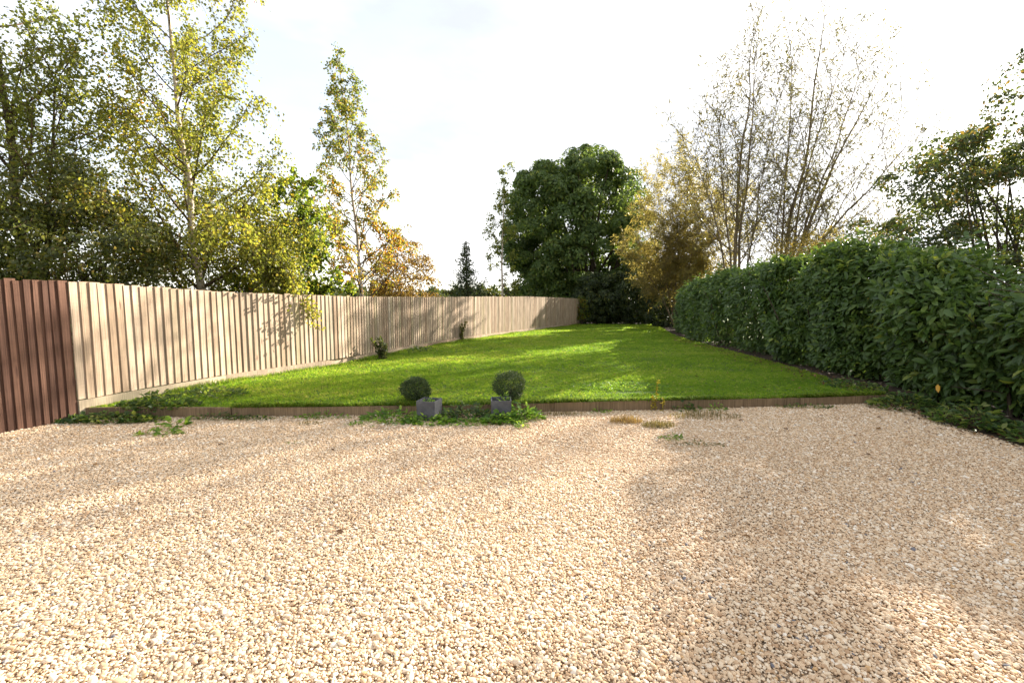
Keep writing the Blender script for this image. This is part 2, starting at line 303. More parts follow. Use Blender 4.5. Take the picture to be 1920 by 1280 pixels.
def tree(name, label, base, stems, branch, sub, leaf, mats, seed, trunk_r, group=None, cat='tree', extra=None):
    """stems: list of point lists; branch/sub/leaf: dicts of settings."""
    rng = np.random.default_rng(seed); base = np.array(base, float)
    root = empty(name, base); tag(root, label, cat, group)
    mt, mb = MB(), MB(); twigs = []
    for si, st in enumerate(stems):
        ctrl = np.array(st, float); t = np.linspace(0, 1, len(ctrl)); tt = np.linspace(0, 1, 15)
        P = np.stack([np.interp(tt, t, ctrl[:, k]) for k in range(3)], 1)
        L = np.linalg.norm(P[-1] - P[0]); w = np.zeros_like(P); w[1:-1] = rng.normal(size=(13, 3)) * L * .006; w[:, 2] = 0
        P = P + w
        P[1:-1] = .25*P[:-2] + .5*P[1:-1] + .25*P[2:]
        r0 = trunk_r if np.isscalar(trunk_r) else trunk_r[si]
        R = r0 * (1 - .93 * tt ** .9)
        mt.tube(P - base, R, 8)
        for i in range(branch['n']):
            f = branch['t0'] + (1 - branch['t0']) * ((i + rng.random()) / branch['n']); f = min(f, .985)
            p, d = along(P, f); az = i * 2.399 + rng.normal() * .4 + si * 1.1
            out = np.array([math.cos(az), math.sin(az), 0]); ang = math.radians(branch['ang'](f) + rng.normal() * 8)
            dd = unit(out * math.sin(ang) + d * math.cos(ang)); ln = branch['len'](f) * rng.uniform(.75, 1.2)
            B = path(p, dd, ln, 8, rng, branch['pull'], .09)
            br = max(.012, r0 * (1 - .93 * f) * .42); mb.tube(B - base, np.linspace(br, .004, 9), 5)
            ns = max(2, int(sub['per_m'] * ln))
            for j in range(ns):
                g = sub.get('g0', .2) + (1 - sub.get('g0', .2)) * (j + rng.random()) / ns; g = min(g, .99)
                q, qd = along(B, g); sd = side_dir(qd, rng, math.radians(rng.uniform(25, 70)))
                S = path(q, sd, sub['len'] * rng.uniform(.5, 1.25) * (1.1 - .45 * g), 5, rng, sub['pull'], .13)
                twigs.append(S)
            twigs.append(B[-4:])
    if extra:
        for s, d, ln, pl, k in extra:
            for _ in range(k):
                B = path(np.array(s) + rng.normal(size=3) * .04, unit(np.array(d) + rng.normal(size=3) * .16), ln * rng.uniform(.6, 1.1), 8, rng, pl, .08)
                mb.tube(B - base, np.linspace(.012, .003, 9), 4)
                for g in np.linspace(.3, .98, 9):
                    q, qd = along(B, g); twigs.append(path(q, side_dir(qd, rng, .8), sub['len'] * rng.uniform(.4, .9), 5, rng, sub['pull'], .13))
    for S in twigs:
        mb.tube(S - base, np.linspace(.0055, .0018, len(S)) * sub.get('tw', 1.0), 3)
    lp, ld = [], []
    per = leaf['per']
    for S in twigs:
        k = rng.poisson(per)
        if leaf.get('gap', 0) and rng.random() < leaf['gap']: k = int(k * .25)
        for t in rng.random(k) ** leaf.get('bias', .8):
            q, qd = along(S, min(t, .99)); lp.append(q + rng.normal(size=3) * leaf['jit'])
            ld.append(qd * leaf.get('fwd', .3) + rng.normal(size=3) * .6 + np.array(leaf['droop']))
    lp, ld = np.array(lp), np.array(ld)
    rnd = np.clip(rng.beta(2.2, 2.6, len(lp)) + (leaf['low_yellow'] * np.clip(1 - (lp[:, 2]) / leaf['low_h'], 0, 1) if 'low_yellow' in leaf else 0), 0, 1)
    mt.build('trunk', mats[0], root, True)
    mb.build('branches', mats[1], root, True)
    leaves('crown', lp - base, ld, leaf['size'] * rng.uniform(.65, 1.2, len(lp)), leaf['wr'], mats[2], rng, root, rnd=rnd)
    return root, len(lp)

def clump_crown(rng, centre, radii, nclump, cr, nleaf, zmin=None, lump=.18, seed=1, hollow=.55, flat=.75, ext=None, boxy=2.0):
    """leaf points on the outside of many clumps filling an uneven ellipsoid"""
    c = np.array(centre); radii = np.array(radii)
    d = unit(rng.normal(size=(nclump, 3))); d = d / (np.sum(np.abs(d) ** boxy, 1, keepdims=True) ** (1 / boxy)); rr = (hollow + (1 - hollow) * rng.random(nclump) ** .6)
    rr = rr * (1 + lump * wob(d * 2.2, 1.6, seed))
    C = c + d * radii * rr[:, None]
    if ext is not None: C = np.concatenate([C, np.array(ext)])
    if zmin is not None: C[:, 2] = np.maximum(C[:, 2], zmin + rng.random(len(C)) * .5)
    ks = cr * rng.uniform(.55, 1.3, len(C))
    per = nleaf // len(C); P, D, N = [], [], []
    for i in range(len(C)):
        u = unit(rng.normal(size=(per, 3)) + unit(C[i] - c) * .35 + np.array([0, 0, .25]))
        rad = ks[i] * (.45 + .6 * rng.random(per) ** .5); p = C[i] + u * rad[:, None] * np.array([1, 1, flat])
        P.append(p); N.append(u); D.append(np.cross(u, rng.normal(size=(per, 3))) + np.array([0, 0, -.5]) + u * .2)
    return np.concatenate(P), np.concatenate(D), np.concatenate(N), C

def bush(name, label, base, centre, radii, nclump, cr, nleaf, size, wr, mat, seed, cat='shrub', zmin=None, group=None, stems=6, ext=None, hollow=.5, trunk_r=.03, bark=None, npts=4, lump=.18, boxy=2.0):
    rng = np.random.default_rng(seed); base = np.array(base, float)
    root = empty(name, base); tag(root, label, cat, group)
    P, D, N, C = clump_crown(rng, centre, radii, nclump, cr, nleaf, zmin, lump=lump, seed=seed, ext=ext, hollow=hollow, boxy=boxy)
    mb = MB()
    sel = rng.permutation(len(C))[:stems * 5]
    for i, k in enumerate(sel):
        b = base + np.array([rng.normal() * trunk_r * 2.5, rng.normal() * trunk_r * 2.5, -.05]); mid = (b * .5 + C[k] * .5) + rng.normal(size=3) * .06 * np.linalg.norm(C[k] - b); mid[2] += .1
        t = np.linspace(0, 1, 7)[:, None]; Q = (1-t)**2 * b + 2*t*(1-t) * mid + t*t * C[k]
        mb.tube(Q - base, np.linspace(trunk_r * (1 if i < 3 else .5), trunk_r * .12, 7), 5)
    mb.build('trunk' if cat == 'tree' else 'stems', bark or M['bark'], root, True)
    keep = P[:, 2] > .02 if zmin is None else P[:, 2] > zmin - .15
    P, D, N = P[keep], D[keep], N[keep]
    leaves('crown' if cat == 'tree' else 'foliage', P - base, D, size * rng.uniform(.6, 1.25, len(P)), wr, mat, rng, root, nrm=N, npts=npts)
    return root

# ------------------------------------------------------------------ GN scatter: points and templates live in one mesh
def scatter(name, templates, pts, rot, scl, idx, tint, mat, label, cat):
    V, F, tp = [], [], []; n0 = 0
    for k, (tv, tf) in enumerate(templates):
        V.append(tv); F.append(np.asarray(tf) + n0); tp.append(np.full(len(tv), k)); n0 += len(tv)
    np_ = len(pts)
    allV = np.concatenate(V + [pts]); me = np_mesh(name, allV, F, mat, smooth=True)
    def attr(nm, ty, key, arr, fill):
        full = np.concatenate([np.full((n0,) + arr.shape[1:], fill, arr.dtype), arr]); at = me.attributes.new(nm, ty, 'POINT'); at.data.foreach_set(key, full.ravel())
    attr('tpl', 'INT', 'value', np.full(np_, -1, np.int32), 0)
    me.attributes['tpl'].data.foreach_set('value', np.concatenate(tp + [np.full(np_, -1)]).astype(np.int32))
    attr('rot', 'FLOAT_VECTOR', 'vector', rot.astype(np.float32), 0); attr('scl', 'FLOAT_VECTOR', 'vector', scl.astype(np.float32), 1)
    attr('pick', 'INT', 'value', idx.astype(np.int32), 0); attr('tint', 'FLOAT', 'value', tint.astype(np.float32), 0)
    ob = link(name, me); tag(ob, label, cat, kind='stuff')
    ng = bpy.data.node_groups.new(name + '_nodes', 'GeometryNodeTree')
    ng.interface.new_socket('Geometry', in_out='INPUT', socket_type='NodeSocketGeometry'); ng.interface.new_socket('Geometry', in_out='OUTPUT', socket_type='NodeSocketGeometry')
    N, L = ng.nodes, ng.links
    gi, go = N.new('NodeGroupInput'), N.new('NodeGroupOutput')
    def named(nm, ty):
        x = N.new('GeometryNodeInputNamedAttribute'); x.data_type = ty; x.inputs['Name'].default_value = nm; return x.outputs['Attribute']
    def sep(val):
        cmp_ = N.new('FunctionNodeCompare'); cmp_.data_type = 'INT'; cmp_.operation = 'EQUAL'; L.new(named('tpl', 'INT'), cmp_.inputs[2]); cmp_.inputs[3].default_value = val
        s = N.new('GeometryNodeSeparateGeometry'); s.domain = 'POINT'; L.new(gi.outputs[0], s.inputs['Geometry']); L.new(cmp_.outputs[0], s.inputs['Selection']); return s.outputs['Selection']
    g2i = N.new('GeometryNodeGeometryToInstance')
    for k in reversed(range(len(templates))): L.new(sep(k), g2i.inputs[0])
    iop = N.new('GeometryNodeInstanceOnPoints'); L.new(sep(-1), iop.inputs['Points']); L.new(g2i.outputs[0], iop.inputs['Instance'])
    iop.inputs['Pick Instance'].default_value = True
    L.new(named('pick', 'INT'), iop.inputs['Instance Index'])
    e2r = N.new('FunctionNodeEulerToRotation'); L.new(named('rot', 'FLOAT_VECTOR'), e2r.inputs[0]); L.new(e2r.outputs[0], iop.inputs['Rotation'])
    L.new(named('scl', 'FLOAT_VECTOR'), iop.inputs['Scale'])
    L.new(iop.outputs[0], go.inputs[0])
    md = ob.modifiers.new('scatter', 'NODES'); md.node_group = ng
    return ob

def in_poly(x, y, poly):
    poly = np.asarray(poly); inside = np.zeros(len(x), bool); j = len(poly) - 1
    for i in range(len(poly)):
        xi, yi = poly[i]; xj, yj = poly[j]
        c = ((yi > y) != (yj > y)) & (x < (xj - xi) * (y - yi) / (yj - yi + 1e-12) + xi); inside ^= c; j = i
    return inside

def sheet(name, poly, z, mat):
    me = bpy.data.meshes.new(name); me.from_pydata([(x, y, z) for x, y in poly], [], [tuple(range(len(poly)))])
    bm = bmesh.new(); bm.from_mesh(me); bmesh.ops.triangulate(bm, faces=bm.faces[:]); bmesh.ops.recalc_face_normals(bm, faces=bm.faces[:])
    if bm.faces and sum(f.normal.z for f in bm.faces) < 0: bmesh.ops.reverse_faces(bm, faces=bm.faces[:])
    bm.to_mesh(me); bm.free(); me.materials.append(mat); o = link(name, me); o["kind"] = "structure"; return o

# ------------------------------------------------------------------ ground
LZ = 0.13                                  # lawn level above the drive
FENCE = np.array([(-6.31, 6.50), (-6.02, 7.67), (-5.50, 9.11), (-4.95, 10.15), (-4.33, 11.4), (-3.36, 14.7), (-2.20, 17.8), (-.7, 21.0), (1.15, 24.43), (4.62, 31.35)])
EDGE = np.array([(-6.28, 6.56), (-4.13, 6.58), (-1.73, 6.72), (.65, 6.90), (2.35, 7.05), (4.70, 7.30), (6.30, 7.55)])
sheet('field', [(-900, -300), (900, -300), (900, 1800), (-900, 1800)], -0.03, M['field'])
drive_poly = [(-9.5, -9), (9.0, -9), (9.0, 7.62), (6.30, 7.60)] + [tuple(p + (0, .02)) for p in EDGE[::-1]] + [(-6.9, 5.0), (-9.5, 1.0)]
sheet('driveway', drive_poly, -0.006, M['gravel_bed'])
lawn_r = [(6.30, 7.57), (6.45, 8.6), (6.75, 11), (6.95, 14), (7.2, 18), (7.7, 22), (8.8, 26.5), (9.6, 31.2)]
lawn_poly = [tuple(p + (0, .02)) for p in EDGE[:-1]] + lawn_r + [(4.7, 31.5)] + [tuple(p) for p in FENCE[::-1][1:-1]]
sheet('lawn', lawn_poly, LZ, M['lawn_base'])
sheet('drive_bed', [(6.30, 7.5), (6.2, 7.0), (5.95, 6.3), (5.95, 5.0), (6.2, 3.0), (6.4, -6), (9.5, -6), (9.5, 7.62), (6.30, 7.62)], 0.012, M['soil'])
sheet('soil_bed', lawn_r[::-1] + [(9.5, 7.57), (9.5, 24), (14, 31), (9.8, 34), (4.0, 34), (4.7, 31.5)], 0.125, M['soil'])
# ------------------------------------------------------------------ gravel stones
rng = np.random.default_rng(5)
def stone_tpl(seed):
    bm = bmesh.new(); bmesh.ops.create_icosphere(bm, subdivisions=2, radius=1.0); r_ = np.random.default_rng(seed)
    V = np.array([v.co[:] for v in bm.verts]); F = np.array([[v.index for v in f.verts] for f in bm.faces]); bm.free()
    for _ in range(7):                     # flatten a few facets
        d = unit(r_.normal(size=3)); h = r_.uniform(.55, .85); q = V @ d; V = V - np.outer(np.maximum(q - h, 0) * .85, d)
    V = V * (1 + .10 * wob(V, 2.4, seed))[:, None]
    return V, F
def jgrid(x0, x1, y0, y1, s):
    gx, gy = np.meshgrid(np.arange(x0, x1, s), np.arange(y0, y1, s)); P = np.stack([gx.ravel(), gy.ravel()], 1)
    return P + rng.uniform(-.55, .55, P.shape) * s
P = np.concatenate([jgrid(-4.6, 4.6, .9, 3.2, .0120), jgrid(-7.2, 7.0, 3.2, 5.2, .0134), jgrid(-7.4, 7.0, 5.2, 7.6, .0160)])
stone_poly = [(-5.0, .9), (5.0, .9), (6.05, 3.2), (6.0, 5.0), (6.05, 6.3), (6.35, 7.0), (6.30, 7.52)] + [tuple(p) for p in EDGE[::-1]] + [(-6.58, 5.85), (-6.95, 5.1), (-7.4, 4)]
keep = in_poly(P[:, 0], P[:, 1], stone_poly); P = P[keep]
n_ = len(P); size = np.clip(rng.lognormal(math.log(.0074), .38, n_), .0045, .021) * np.where(P[:, 1] > 5.2, 1.12, 1.0)
scl = np.stack([size * rng.uniform(.95, 1.45, n_), size * rng.uniform(.75, 1.05, n_), size * rng.uniform(.5, .8, n_)], 1)
rot = np.stack([rng.normal(0, .27, n_), rng.normal(0, .27, n_), rng.uniform(0, 6.28, n_)], 1)
P3 = np.concatenate([P, np.zeros((n_, 1))], 1)
relief = .010 * wob(P3, 2.2, 3) + .006 * wob(P3, 6.0, 8)
z = relief * .6 + rng.uniform(-.003, .008, n_)
tint = np.clip(rng.random(n_) * .97 + .10 * wob(P3, 1.1, 17) + .05 * wob(P3, 4, 21), 0, .968)
odd = rng.random(n_); tint = np.where(odd < .0022, rng.uniform(.985, 1, n_), tint); tint = np.where((odd > .010) & (odd < .026), .972, tint)
# slate-grey chips gather in a few places
gd = np.min([np.hypot(P[:, 0] - gx, P[:, 1] - gy) for gx, gy in ((1.0, 2.5), (1.35, 2.15), (.75, 3.0), (1.6, 2.0))], 0)
tint = np.where((gd < .25) & (odd > .982), .995, tint)
gravel = scatter('gravel', [stone_tpl(s) for s in range(6)], np.stack([P[:, 0], P[:, 1], z], 1), rot, scl, rng.integers(0, 6, n_), tint, M['stone'],
                 'cream and tan gravel stones covering the driveway', 'gravel')
# ------------------------------------------------------------------ lawn grass
def tuft_tpl(seed, nb=13, h=1.0, spread=.55):
    r_ = np.random.default_rng(seed); V, F = [], []
    for k in range(nb):
        b = np.array([*(r_.normal(size=2) * spread * .55), -.05]); az = r_.uniform(0, 6.28); lean = r_.uniform(.15, .85); hh = h * r_.uniform(.55, 1.1)
        d = np.array([math.cos(az), math.sin(az), 0]); w = np.array([-d[1], d[0], 0]) * .048 * r_.uniform(.8, 1.3)
        m1 = b + d * lean * hh * .35 + np.array([0, 0, hh * .6]); t = b + d * lean * hh * 1.0 + np.array([0, 0, hh * (1.0 - .3 * lean)])
        i = len(V); V += [b - w, b + w, m1 - w * .8, m1 + w * .8, t]; F += [(i, i+1, i+3), (i, i+3, i+2), (i+2, i+3, i+4)]
    return np.array(V), np.array(F)
def dens(y): return np.where(y < 10, 620, np.where(y < 14, 380, np.where(y < 20, 210, 120)))
gp = rng.uniform([-6.4, 6.5], [9.6, 31.4], (260000, 2)); area = 16.0 * 24.9
gp = gp[rng.random(len(gp)) < dens(gp[:, 1]) / (260000 / area)]
gp = gp[in_poly(gp[:, 0], gp[:, 1], lawn_poly)]
n_ = len(gp); G3_ = np.concatenate([gp, np.zeros((n_, 1))], 1)
bare = np.hypot((gp[:, 0] - 2.15) / .55, (gp[:, 1] - 7.75) / .12) < 1
gp, G3_ = gp[~bare], G3_[~bare]; n_ = len(gp)
hs = .036 * (1 + .25 * wob(G3_, 1.6, 31) + .28 * wob(G3_, 5.5, 32)) * rng.uniform(.7, 1.25, n_) * np.interp(gp[:, 1], [6, 12, 30], [1.0, 1.15, 1.5])
ws = .052 * np.interp(gp[:, 1], [6, 10, 14, 20, 30], [.85, 1.05, 1.4, 1.9, 2.6])
scl = np.stack([ws * rng.uniform(.8, 1.2, n_), ws * rng.uniform(.8, 1.2, n_), hs], 1)
rot = np.stack([rng.normal(0, .08, n_), rng.normal(0, .08, n_), rng.uniform(0, 6.28, n_)], 1)
tint = np.clip(.45 + .20 * wob(G3_, .9, 41) + .18 * wob(G3_, 3.1, 42) + .10 * wob(G3_, 9, 43) + rng.normal(0, .18, n_), 0, 1)
straw = rng.random(n_) < .035; tint = np.where(straw, 1.0, tint)
scatter('lawn_grass', [tuft_tpl(s) for s in range(5)], np.stack([gp[:, 0], gp[:, 1], np.full(n_, LZ)], 1), rot, scl, rng.integers(0, 5, n_), tint, M['grass'],
        'short bright green mown grass of the lawn', 'grass')

# ------------------------------------------------------------------ fences
def resample(pts, step):
    pts = np.asarray(pts, float); seg = np.linalg.norm(np.diff(pts, axis=0), axis=1); s = np.concatenate([[0], np.cumsum(seg)])
    q = np.arange(0, s[-1], step); return np.stack([np.interp(q, s, pts[:, k]) for k in range(2)], 1), q
def board_mesh(name, mat, w, t, seed):
    """feather-edged board: thick near edge lapping over its neighbour's thin edge; unit height"""
    r_ = np.random.default_rng(seed); V = []
    zs = [0, .35, .7, 1.0]
    for z_ in zs:
        j = r_.normal(0, .0012, 4)
        V += [(0 + j[0], -.008, z_), (w + j[1], -.001, z_), (w + j[1], -.006, z_), (.004 + j[0], -.008 - t, z_), (0 + j[0], -.012 - t * .8, z_)]
    F = []
    for i in range(3):
        for k in range(5): F.append((i*5+k, (i+1)*5+k, (i+1)*5+(k+1) % 5, i*5+(k+1) % 5))
    F += [(0, 1, 2, 3, 4), (19, 18, 17, 16, 15)]
    me = bpy.data.meshes.new(name); me.from_pydata(V, [], F)
    bm = bmesh.new(); bm.from_mesh(me); bmesh.ops.recalc_face_normals(bm, faces=bm.faces[:]); bm.to_mesh(me); bm.free(); me.materials.append(mat); return me
def fence(name, label, pts, mat, step, w, t, zbot, ztop, seed, rails=(.5, 1.0, 1.55)):
    """boards are laid out along pts; the garden lies to the right of the run"""
    r_ = random.Random(seed); base = (pts[0][0], pts[0][1], 0); root = empty(name, base); tag(root, label, 'fence')
    q, s = resample(pts, step); meshes = [board_mesh('board', mat, w, t, seed + k) for k in range(6)]
    for i in range(len(q)):
        nx = q[min(i+1, len(q)-1)] - q[max(i-1, 0)]; ang = math.atan2(nx[1], nx[0])
        zb, zt = zbot(q[i][1]) + r_.gauss(0, .003), ztop(q[i][1]) + r_.gauss(0, .007)
        o = link('board', meshes[r_.randrange(6)], root)
        o.location = (q[i][0] - base[0], q[i][1] - base[1], zb); o.rotation_euler = (r_.gauss(0, .002), r_.gauss(0, .0035), ang); o.scale = (1, 1, zt - zb)
    # rails and posts on the far side
    q2, s2 = resample(pts, 1.2); q2 = list(q2) + [np.array(pts[-1])]
    for i in range(len(q2) - 1):
        d = q2[i+1] - q2[i]; ln = np.linalg.norm(d); ang = math.atan2(d[1], d[0])
        for zz in rails:
            mb = MB(); mb.box(0, ln, .05, .10, zz, zz + .07); o = mb.build('rail', mat, root); o.location = (q2[i][0] - base[0], q2[i][1] - base[1], 0); o.rotation_euler = (0, 0, ang)
        if i % 2: continue
        mb = MB(); mb.box(-.05, .05, .105, .205, -.3, ztop(q2[i][1]) - .06); o = mb.build('post', mat, root); o.location = (q2[i][0] - base[0], q2[i][1] - base[1], 0); o.rotation_euler = (0, 0, ang)
    return root, base
ftop = lambda y: float(np.interp(y, [4, 6.4, 9, 11.5, 15, 24, 31], [1.98, 1.99, 1.88, 1.83, 1.845, 1.96, 1.90]))
dark_run = [(-7.365, 4.02), (-6.315, 6.475)]; dark_step = math.dist(*dark_run) / 30 + 1e-6
fence('brown_board_fence', 'dark brown stained close-board fence section beside the gravel', dark_run, M['brown_wood'], dark_step, .112, .022, lambda y: -.01, ftop, 11)
fr, fb = fence('pale_board_fence', 'long pale weathered close-board fence curving along the lawn', FENCE, M['pale_wood'], .122, .150, .021, lambda y: .275, ftop, 23)
# gravel boards at the foot of the pale fence, one long plank for each bay
q2, _ = resample(FENCE, 2.4); q2 = list(q2) + [FENCE[-1]]
for i in range(len(q2) - 1):
    d = q2[i+1] - q2[i]; ln = np.linalg.norm(d); mb = MB(); mb.box(.003, ln - .003, -.034, .012, -.05, .150)
    o = mb.build('gravel_board', M['pale_wood'], fr); o.location = (q2[i][0] - fb[0], q2[i][1] - fb[1], .115 + (.006 if i % 2 else 0)); o.rotation_euler = (0, 0, math.atan2(d[1], d[0]))

# ------------------------------------------------------------------ timber edging of the lawn
er = empty('lawn_edging', (EDGE[0][0], EDGE[0][1], 0)); tag(er, 'low timber plank edging holding the lawn above the gravel', 'edging')
for i in range(len(EDGE) - 1):
    d = EDGE[i+1] - EDGE[i]; ln = float(np.linalg.norm(d)); mb = MB(); mb.box(.003, ln - .003, 0, .045, -.08, .148 - .006 * (i % 3))
    me = mb.mesh('plank', M['edge_wood']); bm = bmesh.new(); bm.from_mesh(me)
    bmesh.ops.subdivide_edges(bm, edges=[e_ for e_ in bm.edges if abs(e_.verts[0].co.x - e_.verts[1].co.x) > .5], cuts=7)
    for v_ in bm.verts: v_.co.y += .006 * math.sin(v_.co.x * 2.3 + i); v_.co.z += .005 * math.sin(v_.co.x * 1.7 + 2 * i) if v_.co.z > 0 else 0
    bmesh.ops.bevel(bm, geom=[e_ for e_ in bm.edges if e_.is_boundary or e_.calc_face_angle(0) > 1], offset=.004, segments=1, affect='EDGES')
    bm.to_mesh(me); bm.free()
    o = link('plank', me, er); o.location = (EDGE[i][0] - EDGE[0][0], EDGE[i][1] - EDGE[0][1], 0); o.rotation_euler = (0, 0, math.atan2(d[1], d[0]))
    st = MB(); st.box(ln - .03, ln + .03, .05, .10, -.2, .115); s_ = st.build('stake', M['edge_wood'], er); s_.location = o.location; s_.rotation_euler = o.rotation_euler

# ------------------------------------------------------------------ planters
def planter(label, loc, rz, w, h, seed):
    root = empty('planter', loc, rz); tag(root, label, 'planter')
    mb = MB(); o_, t, tp = w / 2, .016, w / 2
    b = w / 2 * .95
    out_b = [(-b,-b,0),(b,-b,0),(b,b,0),(-b,b,0)]; out_t = [(-o_,-o_,h),(o_,-o_,h),(o_,o_,h),(-o_,o_,h)]
    i_ = o_ - t; in_t = [(-i_,-i_,h),(i_,-i_,h),(i_,i_,h),(-i_,i_,h)]; in_b = [(-i_*.97,-i_*.97,h-.12),(i_*.97,-i_*.97,h-.12),(i_*.97,i_*.97,h-.12),(-i_*.97,i_*.97,h-.12)]
    V = out_b + out_t + in_t + in_b; F = [(3,2,1,0)]
    for k in range(4):
        j = (k+1) % 4; F += [(k,j,4+j,4+k), (4+k,4+j,8+j,8+k), (8+k,8+j,12+j,12+k)]
    F.append((12,13,14,15)); mb.add(V, F)
    me = mb.mesh('box', M['slate']); bm = bmesh.new(); bm.from_mesh(me)
    bmesh.ops.bevel(bm, geom=[e_ for e_ in bm.edges if e_.calc_face_angle(0) > .9], offset=.003, segments=2, affect='EDGES'); bm.to_mesh(me); bm.free()
    link('box', me, root)
    r_ = np.random.default_rng(seed); g = np.linspace(-i_*.98, i_*.98, 9); gx, gy = np.meshgrid(g, g); gz = h - .055 + r_.normal(0, .006, gx.shape)
    V = np.stack([gx.ravel(), gy.ravel(), gz.ravel()], 1); F = np.array([(a_*9+b_, a_*9+b_+1, (a_+1)*9+b_+1, (a_+1)*9+b_) for a_ in range(8) for b_ in range(8)])
    link('soil', np_mesh('soil', V, F, M['soil']), root)
    return root
planter('square slate grey planter turned at an angle, beside the smaller box ball', (-1.20, 6.50, 0), math.radians(-13), .285, .285, 1)
planter('square slate grey planter set straight, in front of the larger box ball', (-.16, 6.55, 0), math.radians(2), .295, .285, 2)

def box_ball(label, loc, r, seed):
    rng = np.random.default_rng(seed); root = empty('box_ball', loc); tag(root, label, 'shrub')
    u = unit(rng.normal(size=(9500, 3))); rad = r * (.62 + .40 * rng.random(9500) ** .45) * (1 + .17 * wob(u * 2, 1.6, seed) + .12 * wob(u * 2, 4.5, seed + 9)) * np.where(rng.random(9500) < .09, rng.uniform(1.0, 1.24, 9500), 1.0); P = u * rad[:, None] * np.array([1.04, 1, .93]) + np.array([0, 0, r * .98])
    k = P[:, 2] > .015; P, u = P[k], u[k]
    leaves('foliage', P, u * .7 + rng.normal(size=P.shape) * .6, .021 * rng.uniform(.7, 1.3, len(P)), .55, M['leaf_box'], rng, root)
    mb = MB(); mb.tube([(0, 0, -.05), (.01, 0, .08), (0, .01, r)], [.016, .013, .006], 6)
    for k in range(26):
        d = unit(rng.normal(size=3) + np.array([0, 0, .4])); mb.tube([(0, 0, .06), d * r * .45 + np.array([0, 0, r * .7]), d * r * .8 + np.array([0, 0, r])], [.006, .004, .002], 4)
    mb.build('stems', M['bark'], root, True)
box_ball('smaller clipped round box ball at the lawn edge behind the angled planter', (-1.50, 7.02, LZ), .21, 3)
box_ball('larger clipped round box ball at the lawn edge behind the straight planter', (-.03, 7.10, LZ), .24, 4)

# ------------------------------------------------------------------ weeds and small plants
def weed(name, label, loc, n, rad, height, size, wr, mat, seed, cat='weed', group=None, elong=(1, 1), npts=7, stem=True):
    rng = np.random.default_rng(seed); root = empty(name, loc); tag(root, label, cat, group)
    a = rng.uniform(0, 6.28, n); r = rad * np.sqrt(rng.random(n)); P = np.stack([np.cos(a) * r * elong[0], np.sin(a) * r * elong[1], .008 + height * rng.random(n) * np.clip(1.15 - r / rad, .12, 1)], 1)
    D = np.stack([np.cos(a) * .7 + rng.normal(0, .5, n), np.sin(a) * .7 + rng.normal(0, .5, n), rng.uniform(-.05, .65, n)], 1)
    leaves('foliage', P, D, size * rng.uniform(.6, 1.25, n), wr, mat, rng, root, npts=npts, nrm=np.tile([0, -.2, 1.0], (n, 1)))
    if stem:
        mb = MB()
        for k in rng.permutation(n)[:max(4, n // 8)]:
            b = P[k] * np.array([.45, .45, 0]); mb.tube([b - np.array([0, 0, .01]), (b + P[k]) / 2 + np.array([0, 0, .01]), P[k]], [.003, .0025, .0015], 4)
        mb.build('stems', M['leaf_weed'] if mat is not M['leaf_ivy'] else M['twig'], root)
    return root
def grass_clump(name, label, loc, n, rad, height, mat, seed, elong=(1, 1), wid=.0035, lean=.7, group=None):
    rng = np.random.default_rng(seed); V, F = [], []
    a = rng.uniform(0, 6.28, n); r = rad * np.sqrt(rng.random(n))
    for k in range(n):
        b = np.array([math.cos(a[k]) * r[k] * elong[0], math.sin(a[k]) * r[k] * elong[1], -.005]); az = rng.uniform(0, 6.28); d = np.array([math.cos(az), math.sin(az), 0]); w = np.array([-d[1], d[0], 0]) * wid
        h = height * rng.uniform(.4, 1.1) * (1.1 - .6 * r[k] / rad); le = lean * rng.uniform(.2, 1.3)
        m1 = b + d * le * h * .35 + np.array([0, 0, h * .62]); t = b + d * le * h + np.array([0, 0, h * (1 - .3 * le)])
        i = len(V); V += [b - w, b + w, m1 - w * .8, m1 + w * .8, t]; F += [(i, i+1, i+3), (i, i+3, i+2), (i+2, i+3, i+4)]
    o = link(name, np_mesh(name, np.array(V), np.array(F), mat, {'rnd': np.repeat(rng.random(n), 3)})); o.location = loc; tag(o, label, 'grass tuft', group); return o

W = M['leaf_weed']
weed('leafy_weed', 'bright green leafy weeds spreading left of the angled planter', (-1.72, 6.42, 0), 230, .36, .17, .085, .42, W, 51, elong=(1.2, .55))
weed('leafy_weed', 'fresh green leafy weeds right in front of the angled planter', (-1.16, 6.25, 0), 230, .34, .11, .080, .45, W, 52, elong=(1.15, .42))
weed('leafy_weed', 'dark tangled leafy weeds growing between the two planters', (-.66, 6.52, 0), 330, .40, .24, .085, .40, M['leaf_ivy'], 53, elong=(1.0, .5))
weed('leafy_weed', 'low pale green weeds creeping onto the gravel between the planters', (-.62, 6.20, 0), 150, .34, .06, .065, .45, W, 54, elong=(1.2, .4))
weed('leafy_weed', 'bushy bright green weeds hiding the foot of the straight planter', (-.14, 6.27, 0), 240, .27, .15, .075, .55, W, 55, elong=(1.1, .5))
weed('leafy_weed', 'tall leafy green weeds right of the straight planter', (.17, 6.47, 0), 260, .26, .27, .080, .50, W, 56, elong=(1.0, .6))
weed('leafy_weed', 'single small green weed on gravel in front of the tall leafy weeds', (.13, 6.06, 0), 42, .09, .10, .055, .5, W, 57)
weed('leafy_weed', 'small green seedlings sprouting inside the angled planter', (-1.20, 6.48, .225), 60, .11, .10, .04, .5, W, 58)
weed('leafy_weed', 'pale green sprig growing inside the straight planter', (-.12, 6.58, .225), 36, .09, .16, .05, .5, W, 59)
weed('leafy_weed', 'thin seedlings scattered on gravel left of the weedy planters', (-1.95, 6.18, 0), 70, .30, .05, .05, .45, W, 60, elong=(1.2, .5))
